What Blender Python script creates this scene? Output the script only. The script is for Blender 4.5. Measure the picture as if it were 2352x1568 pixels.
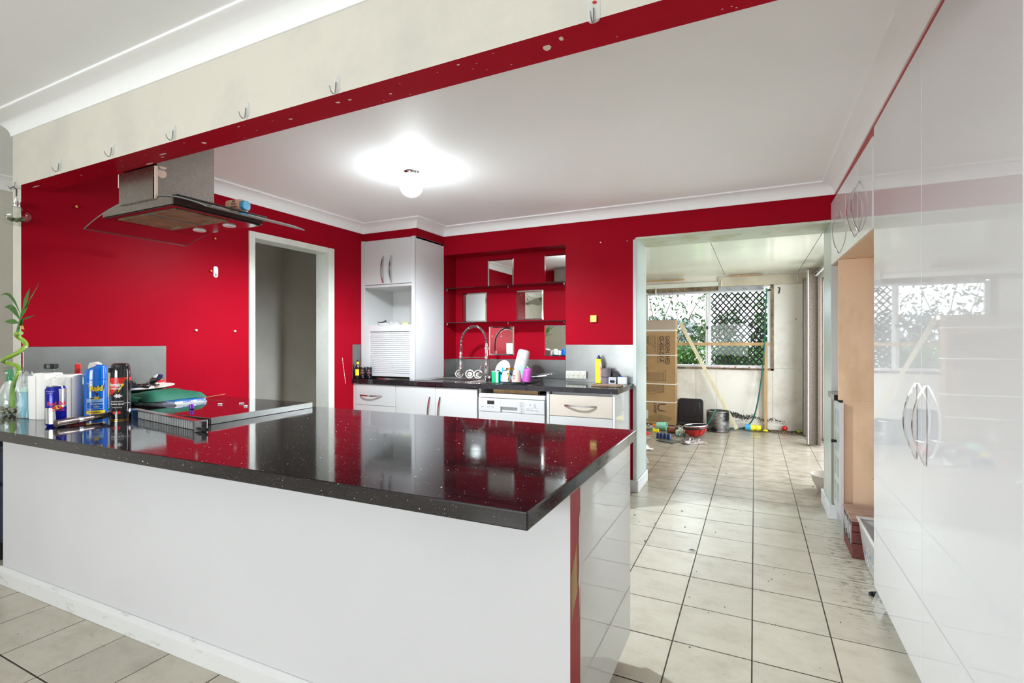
import bpy, bmesh, math, random
from mathutils import Vector, Matrix
for o in list(bpy.data.objects): bpy.data.objects.remove(o)
SC = bpy.context.scene
COL = SC.collection
PI = math.pi
rnd = random.Random(7)

# ------------------------------------------------ camera, world, lights, exposure
YAW = math.atan(557 / 1150)
cd = bpy.data.cameras.new('camera'); cam = bpy.data.objects.new('camera', cd); COL.objects.link(cam)
cam.location = (0, 0, 1.25); cam.rotation_euler = (PI / 2, 0, YAW)
cd.sensor_width = 36; cd.lens = 36 * 1150 / 2352; cd.clip_start = .02; cd.clip_end = 200
SC.camera = cam
SC.view_settings.view_transform = 'Standard'; SC.view_settings.look = 'None'
SC.view_settings.gamma = 1; SC.view_settings.use_curve_mapping = False
SC.view_settings.exposure = 1.48
w = bpy.data.worlds.new('sky'); SC.world = w; w.use_nodes = True
w.node_tree.nodes['Background'].inputs[0].default_value = (.86, .94, 1, 1)
w.node_tree.nodes['Background'].inputs[1].default_value = 2.0
try:
    SC.cycles.max_bounces = 10; SC.cycles.diffuse_bounces = 6; SC.cycles.glossy_bounces = 5
    SC.cycles.transparent_max_bounces = 24; SC.cycles.caustics_reflective = False
    SC.cycles.caustics_refractive = False; SC.cycles.sample_clamp_indirect = 6
except Exception: pass

def area(name, loc, target, sx, sy, power, col=(1, 1, 1)):
    l = bpy.data.lights.new(name, 'AREA'); l.shape = 'RECTANGLE'; l.size = sx; l.size_y = sy
    l.energy = power; l.color = col
    o = bpy.data.objects.new(name, l); COL.objects.link(o); o.location = loc
    o.rotation_euler = (Vector(target) - Vector(loc)).to_track_quat('-Z', 'Y').to_euler()
    return o
# daylight through the living room windows behind the camera, the sunroom window and its side door
area('daylight_living_windows', (-1.4, -2.98, 1.3), (-1.4, 0, 1.35), 2.4, 1.1, 32, (.93, .98, 1))
area('daylight_sunroom_door', (.95, 6.3, 1.1), (-1, 6.5, 1.0), 2.3, 1.9, 30, (.93, .97, 1))
for n_, l_, t_, sx_, sy_ in (('portal_window', (-.7, 8.06, 1.43), (-.7, 5, 1.43), 1.75, 1.12), ('portal_living', (-1.4, -3.11, 1.30), (-1.4, 0, 1.30), 2.4, 1.1)):
    p_ = area(n_, l_, t_, sx_, sy_, 1); p_.data.cycles.is_portal = True
sun_d = bpy.data.lights.new('sun', 'SUN'); sun_d.energy = 1.6; sun_d.angle = .02
sun = bpy.data.objects.new('sun', sun_d); COL.objects.link(sun)
sun.rotation_euler = Vector((.15, .35, -1)).to_track_quat('-Z', 'Y').to_euler()

# ------------------------------------------------ materials
def new_mat(name):
    m = bpy.data.materials.new(name); m.use_nodes = True
    nt = m.node_tree; b = nt.nodes['Principled BSDF']
    return m, nt, b
def setin(b, **k):
    for kk, v in k.items():
        kk = kk.replace('_', ' ')
        if kk in b.inputs: b.inputs[kk].default_value = v
def pos_noise(nt, scale, detail=4, rough=.55, stretch=None):
    g = nt.nodes.new('ShaderNodeNewGeometry')
    mp = nt.nodes.new('ShaderNodeMapping'); nt.links.new(g.outputs['Position'], mp.inputs[0])
    if stretch: mp.inputs['Scale'].default_value = stretch
    n = nt.nodes.new('ShaderNodeTexNoise'); n.inputs['Scale'].default_value = scale
    n.inputs['Detail'].default_value = detail; n.inputs['Roughness'].default_value = rough
    nt.links.new(mp.outputs[0], n.inputs['Vector'])
    return n
def ramp(nt, src, stops):
    r = nt.nodes.new('ShaderNodeValToRGB'); e = r.color_ramp.elements
    while len(e) < len(stops): e.new(.5)
    for i, (p, c) in enumerate(stops):
        e[i].position = p; e[i].color = tuple(c) + (1,) if len(c) == 3 else c
    nt.links.new(src, r.inputs[0]); return r
def mixc(nt, fac, a, b):
    x = nt.nodes.new('ShaderNodeMix'); x.data_type = 'RGBA'
    for i, v in ((0, fac), (6, a), (7, b)):
        if hasattr(v, 'default_value') or hasattr(v, 'links'): nt.links.new(v, x.inputs[i])
        else: x.inputs[i].default_value = v if i == 0 else tuple(v) + (1,)
    return x.outputs[2]
def bump(nt, b, src, strength, dist=.002):
    n = nt.nodes.new('ShaderNodeBump'); n.inputs['Strength'].default_value = strength
    n.inputs['Distance'].default_value = dist
    nt.links.new(src, n.inputs['Height']); nt.links.new(n.outputs[0], b.inputs['Normal'])
def M_(name, col, rough=.5, metal=0, var=.04, scale=6, coat=0, bmp=0, bscale=120, **k):
    m, nt, b = new_mat(name)
    n = pos_noise(nt, scale)
    a = tuple(min(1, c * (1 + var)) for c in col); d = tuple(c * (1 - var) for c in col)
    r = ramp(nt, n.outputs['Fac'], [(.3, d), (.7, a)])
    nt.links.new(r.outputs[0], b.inputs['Base Color'])
    setin(b, Roughness=rough, Metallic=metal, Coat_Weight=coat, Coat_Roughness=.03, **k)
    if bmp:
        n2 = pos_noise(nt, bscale, 3); bump(nt, b, n2.outputs['Fac'], bmp)
    return m
def stained(name, col, dark, rough, lo, hi, scale=3, stretch=None, bmp=0, fine=None, **k):
    m, nt, b = new_mat(name)
    n = pos_noise(nt, scale, 8, .65, stretch)
    r = ramp(nt, n.outputs['Fac'], [(lo, dark), (hi, col)])
    out = r.outputs[0]
    if fine:
        f = pos_noise(nt, fine[0], 2, .5); fr = ramp(nt, f.outputs['Fac'], [(fine[1], (1, 1, 1)), (fine[1] + .03, (0, 0, 0))])
        out = mixc(nt, fr.outputs[0], out, fine[2])
    nt.links.new(out, b.inputs['Base Color']); setin(b, Roughness=rough, **k)
    if bmp:
        n2 = pos_noise(nt, 60, 4); bump(nt, b, n2.outputs['Fac'], bmp)
    return m
M = {}
M['red'] = M_('red_wall_paint', (.31, .0038, .014), .34, var=.05, scale=2.5, bmp=.10, bscale=220, Specular_IOR_Level=.02)
M['redlift'] = M_('red_wall_paint_lifted', (.42, .006, .020), .36, var=.05, scale=2.5, bmp=.10, bscale=220, Specular_IOR_Level=.02)  # same paint as the walls, colour lifted to offset shade under the beam
M['redworn'] = M_('red_worn_paint', (.42, .025, .03), .5, var=.12, scale=6)
M['cream'] = stained('cream_wall_paint', (.66, .625, .55), (.57, .545, .49), .55, .3, .55, 2.2, bmp=.08)
M['white'] = M_('white_wall_paint', (.64, .635, .66), .5, var=.03, scale=1.5, bmp=.05)
M['ceil'] = M_('ceiling_white', (.95, .96, .97), .6, var=.02, scale=1.2)
M['ceil2'] = M_('living_ceiling_white', (.88, .88, .89), .6, var=.02, scale=1.2)
M['corn'] = M_('cornice_white', (.90, .90, .91), .5, var=.02, scale=1.2)
M['trim'] = stained('offwhite_gloss_trim', (.70, .71, .66), (.58, .59, .51), .35, .28, .5, 4)
M['skirt'] = stained('scuffed_white_skirting', (.72, .72, .73), (.45, .44, .42), .4, .25, .42, 9, (1, 1, 3))
M['green'] = stained('pale_green_undercoat', (.60, .65, .55), (.44, .44, .27), .4, .38, .55, 3.5, (1, 1, 2.5))
M['jamb'] = stained('pale_blue_green_gloss_jamb', (.50, .565, .55), (.38, .44, .41), .3, .34, .48, 4, (1, 1, .4))
M['grey'] = M_('grey_hall_paint', (.55, .52, .48), .6, var=.1, scale=2)
M['lam'] = M_('white_gloss_laminate', (.72, .725, .735), .018, var=.008, scale=1, IOR=1.42)
M['lam2'] = M_('white_satin_laminate', (.55, .555, .56), .22, var=.01, scale=1)
M['carc'] = M_('white_melamine_carcass', (.60, .60, .59), .4, var=.01)
M['peach'] = stained('peach_stained_particleboard', (.80, .55, .37), (.62, .39, .23), .55, .25, .5, 3, (1, 1, .5), fine=(70, .22, (.25, .13, .06)))
M['kick'] = M_('grey_kickboard', (.33, .35, .36), .3, var=.05)
M['black'] = M_('black_plastic', (.012, .012, .013), .3)
M['dark'] = M_('dark_charcoal', (.03, .03, .035), .5)
M['glossblack'] = M_('gloss_black', (.008, .008, .01), .06, coat=.5)
M['plast'] = M_('white_plastic', (.66, .66, .65), .25, var=.01)
M['ivory'] = M_('ivory_plastic', (.56, .54, .46), .3, var=.02)
M['paper'] = M_('paper_towel_white', (.86, .84, .82), .85, var=.02, bmp=.3, bscale=300)
M['chrome'] = M_('chrome', (.72, .72, .73), .1, metal=1, var=.02)
M['gold'] = M_('gold_metal', (.75, .42, .1), .2, metal=1)
M['alu'] = M_('white_aluminium', (.70, .71, .72), .35, metal=.3, var=.03)
M['wood'] = stained('raw_pine', (.52, .34, .16), (.36, .22, .09), .6, .3, .6, 5, (6, 6, .6))
M['woodpale'] = stained('pale_timber_batten', (.68, .60, .42), (.55, .47, .30), .6, .3, .6, 5, (4, 4, 1))
M['mouldwood'] = stained('mouldy_dark_timber', (.30, .22, .14), (.07, .05, .03), .8, .35, .6, 9)
M['card'] = stained('brown_cardboard', (.36, .22, .095), (.27, .16, .07), .8, .3, .6, 2)
M['cardlid'] = M_('paler_cardboard', (.40, .31, .25), .8, var=.04)
M['ink'] = M_('printed_black_ink', (.05, .035, .03), .7)
M['inkw'] = M_('printed_white_ink', (.85, .85, .85), .5)
M['strap'] = M_('white_strapping', (.8, .8, .76), .4)
M['sunwall'] = stained('mouldy_offwhite_sheet', (.74, .71, .645), (.54, .505, .43), .55, .28, .5, 2.2, fine=(38, .24, (.08, .07, .06)))
M['sunceil'] = M_('glossy_ceiling_sheet', (.80, .82, .72), .16, var=.05, scale=2)
M['pelmet'] = stained('stained_beige_board', (.58, .53, .42), (.42, .36, .26), .5, .3, .6, 3)
M['mould'] = stained('black_mould', (.09, .085, .075), (.012, .012, .012), .9, .42, .62, 40)
M['debris'] = stained('rotten_floor_debris', (.30, .22, .12), (.03, .02, .01), .9, .4, .65, 30)
M['dirtwet'] = stained('dark_damp_grime', (.20, .17, .13), (.06, .045, .035), .6, .4, .6, 12)
M['fabric'] = stained('grey_brown_linen', (.19, .155, .13), (.11, .088, .074), 1.0, .4, .6, 90, (3, 3, 1), bmp=.2, Specular_IOR_Level=.05)
M['lining'] = M_('pale_curtain_lining', (.45, .43, .38), .8)
M['navy'] = M_('navy_fabric', (.012, .016, .035), .7, var=.2)
M['greenfab'] = M_('green_fabric', (.0, .10, .055), .7, var=.15, scale=12)
M['hose'] = M_('green_hose', (.0, .10, .075), .35)
M['pot'] = stained('burnt_aluminium_pot', (.30, .28, .26), (.015, .014, .014), .38, .42, .66, 7, (1, 1, 1.4), Metallic=.6)
M['brick'] = stained('dark_red_flaking_paint', (.15, .035, .03), (.05, .018, .013), .6, .35, .45, 16)
M['woodred'] = stained('worn_reddish_board', (.42, .28, .22), (.22, .11, .08), .6, .3, .6, 9, (1, 5, 1))
M['reduniform'] = M_('red_plastic', (.60, .012, .015), .25)
M['yellow'] = M_('yellow_plastic', (.80, .68, .02), .3)
M['orange'] = M_('orange_plastic', (.8, .15, .01), .35)
M['blue'] = M_('blue_plastic', (.0, .10, .55), .2)
M['sprayblue'] = M_('spray_can_blue', (.0, .12, .55), .18, coat=.4)
M['canblue'] = M_('can_metallic_blue', (.005, .012, .30), .2, metal=.35)
M['cansilver'] = M_('can_silver', (.75, .77, .82), .2, metal=.9)
M['canred'] = M_('print_red', (.68, .02, .015), .3)
M['canyellow'] = M_('print_yellow', (.9, .62, .02), .3)
M['crimson'] = M_('print_crimson', (.62, .01, .06), .35)
M['teal'] = M_('mint_plastic', (.30, .68, .52), .3)
M['magenta'] = M_('magenta_plastic', (.42, .07, .36), .25)
M['pink'] = M_('pale_pink_ceramic', (.56, .37, .35), .25)
M['ceram'] = M_('white_ceramic', (.62, .61, .58), .15)
M['purple'] = M_('purple_plastic', (.20, .01, .45), .25)
M['mauve'] = M_('smoky_mauve_plastic', (.22, .18, .20), .35)
M['leaf'] = stained('bright_leaf', (.05, .17, .012), (.018, .07, .008), .4, .35, .6, 12)
M['leafd'] = stained('garden_leaf', (.04, .10, .02), (.010, .03, .008), .5, .35, .6, 8)
M['leafg'] = stained('distant_grey_leaf', (.16, .19, .19), (.06, .09, .10), .6, .35, .6, 8)
M['leafy'] = M_('yellowed_leaf', (.75, .38, .06), .5)
M['stem'] = M_('bamboo_stem', (.24, .40, .05), .35, var=.2, scale=25)
M['bark'] = M_('bark', (.14, .10, .07), .9, var=.3, scale=20)
M['grass'] = M_('garden_grass', (.10, .16, .05), .9, var=.3, scale=8)
M['moss'] = stained('dried_moss', (.26, .27, .15), (.05, .06, .03), .9, .4, .6, 60)
M['pebble'] = stained('pebbles', (.55, .50, .38), (.22, .19, .13), .5, .4, .6, 60)
M['cyan'] = M_('turquoise_liquid', (.0, .42, .60), .2)
M['bronze'] = M_('bronze_plastic', (.13, .095, .085), .25, metal=.5)
M['bread'] = M_('bread_bag_tan', (.70, .42, .28), .3)
M['magcov'] = stained('glossy_magazine_print', (.75, .75, .78), (.15, .2, .5), .25, .45, .5, 25)
M['rag'] = stained('dirty_rag', (.42, .36, .33), (.10, .08, .07), .9, .4, .6, 40)
M['chip'] = M_('bare_plaster_chip', (.82, .66, .56), .7)
M['beige'] = M_('beige_plastic', (.45, .40, .33), .4)
M['navypl'] = M_('dark_navy_plastic', (.01, .02, .10), .35)
M['slate'] = M_('slate_tile', (.07, .075, .06), .5)
M['concrete'] = M_('concrete', (.42, .42, .40), .9)
M['plate'] = stained('patterned_plate', (.82, .72, .66), (.55, .30, .22), .3, .36, .42, 55)

def steel(name, col=(.55, .55, .55), rough=.3, stretch=(1, 1, 1), stain=.75, scale=3, fine=40):
    m, nt, b = new_mat(name)
    n = pos_noise(nt, scale, 6, .6)
    r = ramp(nt, n.outputs['Fac'], [(.35, tuple(c * stain for c in col)), (.65, col)])
    nt.links.new(r.outputs[0], b.inputs['Base Color'])
    n2 = pos_noise(nt, fine, 5, .7, stretch)
    rr = ramp(nt, n2.outputs['Fac'], [(.3, (rough - .03,) * 3), (.7, (rough + .04,) * 3)])
    nt.links.new(rr.outputs[0], b.inputs['Roughness']); setin(b, Metallic=1.0)
    return m
M['steel'] = steel('brushed_stainless_splashback', (.34, .345, .335), .32, (.3, .3, 6))
M['steelhood'] = steel('tarnished_stainless_hood', (.40, .36, .335), .27, (1, 1, 1), .75, 2.5, 150)
M['steelsink'] = steel('sink_stainless', (.70, .70, .70), .2, (1, 6, 1))
M['handle'] = steel('brushed_nickel_handle', (.62, .60, .58), .2, (1, 1, 6), .85)
M['filter'] = stained('greasy_filter_mesh', (.26, .21, .12), (.13, .095, .05), .55, .35, .6, 14, bmp=.5, Metallic=.2)
M['hoodunder'] = M_('dark_polished_hood_underside', (.045, .02, .02), .12, metal=.5)

def stone():
    m, nt, b = new_mat('black_speckled_engineered_stone')
    g = nt.nodes.new('ShaderNodeNewGeometry')
    base = (.010, .008, .010)
    out = None
    fine = pos_noise(nt, 260, 3, .6)
    fr = ramp(nt, fine.outputs['Fac'], [(.57, base), (.72, (.05, .035, .05))])
    out = fr.outputs[0]
    for sc, th, col in ((95, .13, (.75, .72, .75)), (40, .085, (.9, .88, .85)), (170, .17, (.45, .30, .34))):
        v = nt.nodes.new('ShaderNodeTexVoronoi'); v.inputs['Scale'].default_value = sc
        nt.links.new(g.outputs['Position'], v.inputs['Vector'])
        # each cell keeps its own size of fleck, many cells none at all
        sep = nt.nodes.new('ShaderNodeSeparateColor'); nt.links.new(v.outputs['Color'], sep.inputs[0])
        mu = nt.nodes.new('ShaderNodeMath'); mu.operation = 'MULTIPLY_ADD'; mu.inputs[1].default_value = th * 2.2; mu.inputs[2].default_value = -th * 1.2
        nt.links.new(sep.outputs[0], mu.inputs[0])
        lt = nt.nodes.new('ShaderNodeMath'); lt.operation = 'LESS_THAN'
        nt.links.new(v.outputs['Distance'], lt.inputs[0]); nt.links.new(mu.outputs[0], lt.inputs[1])
        out = mixc(nt, lt.outputs[0], out, col)
    nt.links.new(out, b.inputs['Base Color'])
    sm = pos_noise(nt, 5, 6, .7, (1, 2.5, 1)); sr = ramp(nt, sm.outputs['Fac'], [(.4, (.05,) * 3), (.75, (.14,) * 3)])
    nt.links.new(sr.outputs[0], b.inputs['Roughness'])
    setin(b, Coat_Weight=.15, Coat_Roughness=.05, IOR=1.5)
    return m
M['stone'] = stone()

def tile_mat(name, c0, c1, c2, rough):
    m, nt, b = new_mat(name)
    oi = nt.nodes.new('ShaderNodeObjectInfo')
    n = pos_noise(nt, 6, 9, .7, (1, 1.4, 1)); r = ramp(nt, n.outputs['Fac'], [(.26, c0), (.5, c1), (.74, c2)])
    hv = nt.nodes.new('ShaderNodeHueSaturation')
    mr = nt.nodes.new('ShaderNodeMapRange'); mr.inputs[3].default_value = .93; mr.inputs[4].default_value = 1.05
    nt.links.new(oi.outputs['Random'], mr.inputs[0]); nt.links.new(mr.outputs[0], hv.inputs['Value'])
    nt.links.new(r.outputs[0], hv.inputs['Color'])
    # ingrained dirt streaks, heavier beside the fridge recess where it was walked in
    d = pos_noise(nt, 16, 9, .75, (1, 2.5, 1)); g = nt.nodes.new('ShaderNodeNewGeometry')
    sp = nt.nodes.new('ShaderNodeSeparateXYZ'); nt.links.new(g.outputs['Position'], sp.inputs[0])
    def rng(sock, a, bb):
        q = nt.nodes.new('ShaderNodeMapRange'); q.interpolation_type = 'SMOOTHSTEP'
        q.inputs[1].default_value = a; q.inputs[2].default_value = bb; nt.links.new(sock, q.inputs[0]); return q.outputs[0]
    def mul(a, c):
        q = nt.nodes.new('ShaderNodeMath'); q.operation = 'MULTIPLY'; nt.links.new(a, q.inputs[0]); nt.links.new(c, q.inputs[1]); return q.outputs[0]
    zone = mul(mul(rng(sp.outputs[0], .25, .5), rng(sp.outputs[1], 2.4, 2.9)), rng(sp.outputs[1], 4.3, 3.7))
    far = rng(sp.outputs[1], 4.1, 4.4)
    th = nt.nodes.new('ShaderNodeMath'); th.operation = 'MULTIPLY_ADD'; th.inputs[1].default_value = .13; th.inputs[2].default_value = .0
    nt.links.new(zone, th.inputs[0])
    ad = nt.nodes.new('ShaderNodeMath'); ad.operation = 'ADD'; nt.links.new(d.outputs['Fac'], ad.inputs[0]); nt.links.new(th.outputs[0], ad.inputs[1])
    dr = ramp(nt, ad.outputs[0], [(.60, (0, 0, 0)), (.74, (.75, .75, .75))])
    o1 = mixc(nt, dr.outputs[0], hv.outputs[0], (.13, .11, .085))
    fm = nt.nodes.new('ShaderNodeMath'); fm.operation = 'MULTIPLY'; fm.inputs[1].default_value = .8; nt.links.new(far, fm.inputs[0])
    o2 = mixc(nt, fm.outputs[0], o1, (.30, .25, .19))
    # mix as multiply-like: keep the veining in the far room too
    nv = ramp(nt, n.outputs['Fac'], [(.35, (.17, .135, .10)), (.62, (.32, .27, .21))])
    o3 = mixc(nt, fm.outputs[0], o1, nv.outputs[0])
    nt.links.new(o3, b.inputs['Base Color']); setin(b, Roughness=rough)
    n3 = pos_noise(nt, 45, 5, .6, (1, 2, 1)); bump(nt, b, n3.outputs['Fac'], .25, .003)
    return m
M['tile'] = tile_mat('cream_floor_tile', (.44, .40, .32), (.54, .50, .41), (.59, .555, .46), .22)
M['grout'] = M_('dark_grout', (.06, .045, .032), .9, var=.3, scale=20)

def trans(name, tint, alpha_t, rough=.02, ior=.035):
    m = bpy.data.materials.new(name); m.use_nodes = True; nt = m.node_tree
    for n in list(nt.nodes): nt.nodes.remove(n)
    o = nt.nodes.new('ShaderNodeOutputMaterial'); t = nt.nodes.new('ShaderNodeBsdfTransparent'); t.inputs[0].default_value = tint + (1,)
    g = nt.nodes.new('ShaderNodeBsdfGlossy'); g.inputs['Roughness'].default_value = rough
    f = nt.nodes.new('ShaderNodeLayerWeight'); f.inputs[0].default_value = .5
    pw = nt.nodes.new('ShaderNodeMath'); pw.operation = 'POWER'; pw.inputs[1].default_value = 4.5
    nt.links.new(f.outputs['Facing'], pw.inputs[0])
    ad = nt.nodes.new('ShaderNodeMath'); ad.operation = 'MULTIPLY_ADD'; ad.use_clamp = True; ad.inputs[1].default_value = .85; ad.inputs[2].default_value = alpha_t + ior
    nt.links.new(pw.outputs[0], ad.inputs[0])
    x = nt.nodes.new('ShaderNodeMixShader'); nt.links.new(ad.outputs[0], x.inputs[0]); nt.links.new(t.outputs[0], x.inputs[1]); nt.links.new(g.outputs[0], x.inputs[2])
    nt.links.new(x.outputs[0], o.inputs[0]); return m
M['glass'] = trans('clear_glass', (.95, .97, .96), 0)
M['winglass'] = trans('window_glass', (.97, .98, .98), 0, .02, .008)
M['bulbglass'] = trans('bauble_glass', (.93, .95, .94), .05, .03)
M['hoodglass'] = trans('curved_hood_glass', (.74, .70, .70), .07)
M['shelfglass'] = trans('smoky_shelf_glass', (.62, .55, .55), .05)
M['vaseglass'] = trans('vase_glass', (.90, .95, .93), .06, .05)
M['mirror'] = M_('mirror', (.86, .89, .86), .015, metal=1, var=0)
M['mirrorbev'] = M_('mirror_bevel', (.9, .92, .9), .06, metal=1, var=0)
def milky(name, col, tr, rough=.3):
    m = bpy.data.materials.new(name); m.use_nodes = True; nt = m.node_tree; b = nt.nodes['Principled BSDF']
    b.inputs['Base Color'].default_value = col + (1,); b.inputs['Roughness'].default_value = rough
    t = nt.nodes.new('ShaderNodeBsdfTransparent'); x = nt.nodes.new('ShaderNodeMixShader'); x.inputs[0].default_value = tr
    o = nt.nodes['Material Output']; nt.links.new(b.outputs[0], x.inputs[1]); nt.links.new(t.outputs[0], x.inputs[2]); nt.links.new(x.outputs[0], o.inputs[0]); return m
M['milky'] = milky('translucent_jug_plastic', (.8, .78, .8), .35)
M['clearpl'] = milky('clear_thin_plastic', (.85, .88, .88), .72, .12)
M['tub'] = milky('cloudy_tub_plastic', (.8, .82, .82), .35, .2)
def emit(name, col, s):
    m = bpy.data.materials.new(name); m.use_nodes = True; nt = m.node_tree
    b = nt.nodes['Principled BSDF']; b.inputs['Emission Color'].default_value = col + (1,); b.inputs['Emission Strength'].default_value = s
    b.inputs['Base Color'].default_value = (.9, .9, .9, 1); return m
M['globe'] = emit('lit_opal_glass', (.88, .965, 1), 22)

# ------------------------------------------------ mesh builder
class G:
    def __init__(s): s.v = []; s.f = []; s.m = []
    def add(s, vs, fs, m=0):
        b = len(s.v); s.v += [tuple(p) for p in vs]
        for i, f in enumerate(fs):
            s.f.append(tuple(b + j for j in f)); s.m.append(m[i] if isinstance(m, (list, tuple)) else m)
        return s
    def box(s, x0, x1, y0, y1, z0, z1, m=0):
        # sides in the order x-, x+, y-, y+, z-, z+
        v = [(x, y, z) for x in (x0, x1) for y in (y0, y1) for z in (z0, z1)]
        f = [(0, 1, 3, 2), (4, 6, 7, 5), (0, 4, 5, 1), (2, 3, 7, 6), (0, 2, 6, 4), (1, 5, 7, 3)]
        return s.add(v, f, m)
    def obox(s, c, sx, sy, sz, rot=None, m=0):
        R = rot or Matrix.Identity(3)
        v = [Vector(c) + R @ Vector((x, y, z)) for x in (-sx / 2, sx / 2) for y in (-sy / 2, sy / 2) for z in (-sz / 2, sz / 2)]
        f = [(0, 1, 3, 2), (4, 6, 7, 5), (0, 4, 5, 1), (2, 3, 7, 6), (0, 2, 6, 4), (1, 5, 7, 3)]
        return s.add(v, f, m)
    def prism(s, pts, lo, hi, axis=2, m=0):
        n = len(pts)
        def P(a, b, h): return ((a, b, h) if axis == 2 else (a, h, b) if axis == 1 else (h, a, b))
        v = [P(a, b, lo) for a, b in pts] + [P(a, b, hi) for a, b in pts]
        f = [tuple(range(n))[::-1], tuple(range(n, 2 * n))] + [(i, (i + 1) % n, n + (i + 1) % n, n + i) for i in range(n)]
        return s.add(v, f, m)
    def lathe(s, prof, n=24, c=(0, 0, 0), rot=None, m=0, cap=True, a0=0, a1=2 * PI):
        R = rot or Matrix.Identity(3); full = abs(a1 - a0 - 2 * PI) < 1e-6; k = n if full else n + 1
        vs = []
        for r, z in prof:
            for i in range(k):
                a = a0 + (a1 - a0) * i / n
                vs.append(Vector(c) + R @ Vector((r * math.cos(a), r * math.sin(a), z)))
        fs = []
        for j in range(len(prof) - 1):
            for i in range(n if not full else n):
                i2 = (i + 1) % k if full else i + 1
                fs.append((j * k + i, j * k + i2, (j + 1) * k + i2, (j + 1) * k + i))
        s.add(vs, fs, m)
        if cap and full:
            b = len(s.v) - len(vs)
            if prof[0][0] > 1e-5: s.f.append(tuple(b + i for i in range(k))[::-1]); s.m.append(m)
            if prof[-1][0] > 1e-5: s.f.append(tuple(b + (len(prof) - 1) * k + i for i in range(k))); s.m.append(m)
        return s
    def tube(s, path, r, n=8, m=0, closed=False, flat=1.0, up=None):
        P = [Vector(p) for p in path]; rs = r if isinstance(r, (list, tuple)) else [r] * len(P)
        vs = []; N = len(P); prev = None
        for i, p in enumerate(P):
            if closed: t = (P[(i + 1) % N] - P[i - 1])
            else: t = P[min(i + 1, N - 1)] - P[max(i - 1, 0)]
            t.normalize()
            u = Vector(up) if up else (prev if prev is not None else (Vector((0, 0, 1)) if abs(t.z) < .9 else Vector((1, 0, 0))))
            a = (u - t * u.dot(t))
            if a.length < 1e-6: a = Vector((1, 0, 0)) - t * t.x
            a.normalize(); prev = a; b = t.cross(a)
            for k in range(n):
                q = 2 * PI * k / n; vs.append(p + a * (rs[i] * math.cos(q)) + b * (rs[i] * flat * math.sin(q)))
        fs = []
        for i in range(N if closed else N - 1):
            i2 = (i + 1) % N
            for k in range(n): fs.append((i * n + k, i * n + (k + 1) % n, i2 * n + (k + 1) % n, i2 * n + k))
        if not closed: fs += [tuple(range(n))[::-1], tuple((N - 1) * n + k for k in range(n))]
        return s.add(vs, fs, m)
    def ribbon(s, p0, p1, out, bow, wd, th, n=14, m=0):
        p0, p1, out = Vector(p0), Vector(p1), Vector(out).normalized(); L = (p1 - p0); sd = L.cross(out).normalized(); vs = []
        for i in range(n + 1):
            t = i / n; c = p0 + L * t + out * (bow * (1 - (2 * t - 1) ** 2) + .001)
            dd = (L / n + out * (bow * (-4 * (2 * t - 1)) / n)).normalized(); nn = sd.cross(dd).normalized()
            for a, b in ((-1, -1), (1, -1), (1, 1), (-1, 1)): vs.append(c + sd * (a * wd / 2) + nn * (b * th / 2))
        fs = [(0, 1, 2, 3), tuple(n * 4 + q for q in (3, 2, 1, 0))]
        for i in range(n):
            for k in range(4): fs.append((i * 4 + k, (i + 1) * 4 + k, (i + 1) * 4 + (k + 1) % 4, i * 4 + (k + 1) % 4))
        return s.add(vs, fs, m)
    def ball(s, c, r, n=12, sz=1, m=0, jit=0):
        k = max(4, n // 2); pr = [(max(1e-4, math.sin(PI * i / k)) * r, -math.cos(PI * i / k) * r * sz) for i in range(k + 1)]
        b = len(s.v); s.lathe(pr, n, c, m=m, cap=False)
        if jit:
            for i in range(b, len(s.v)):
                x, y, z = s.v[i]; s.v[i] = (x + rnd.uniform(-jit, jit), y + rnd.uniform(-jit, jit), z + rnd.uniform(-jit, jit))
        return s
    def rbox(s, x0, x1, y0, y1, z0, z1, r, n=4, m=0, axis=2):
        # box with rounded corners in the plane across the axis
        if axis == 2: a0, a1, b0, b1, lo, hi = x0, x1, y0, y1, z0, z1
        elif axis == 1: a0, a1, b0, b1, lo, hi = x0, x1, z0, z1, y0, y1
        else: a0, a1, b0, b1, lo, hi = y0, y1, z0, z1, x0, x1
        pts = []
        for cx, cy, st in ((a1 - r, b1 - r, 0), (a0 + r, b1 - r, 1), (a0 + r, b0 + r, 2), (a1 - r, b0 + r, 3)):
            for i in range(n + 1):
                q = (st + i / n) * PI / 2; pts.append((cx + r * math.cos(q), cy + r * math.sin(q)))
        return s.prism(pts, lo, hi, axis, m)
    def grid(s, fn, nu, nv, m=0):
        vs = [fn(i / nu, j / nv) for j in range(nv + 1) for i in range(nu + 1)]
        fs = [(j * (nu + 1) + i, j * (nu + 1) + i + 1, (j + 1) * (nu + 1) + i + 1, (j + 1) * (nu + 1) + i) for j in range(nv) for i in range(nu)]
        return s.add(vs, fs, m)
    def xf(s, fn): s.v = [tuple(fn(Vector(p))) for p in s.v]; return s
    def mesh(s, name, mats):
        me = bpy.data.meshes.new(name); me.from_pydata(s.v, [], s.f)
        for mm in (mats if isinstance(mats, (list, tuple)) else [mats]): me.materials.append(mm)
        me.polygons.foreach_set('material_index', s.m)
        bm = bmesh.new(); bm.from_mesh(me); bmesh.ops.recalc_face_normals(bm, faces=bm.faces); bm.to_mesh(me); bm.free()
        return me
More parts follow.
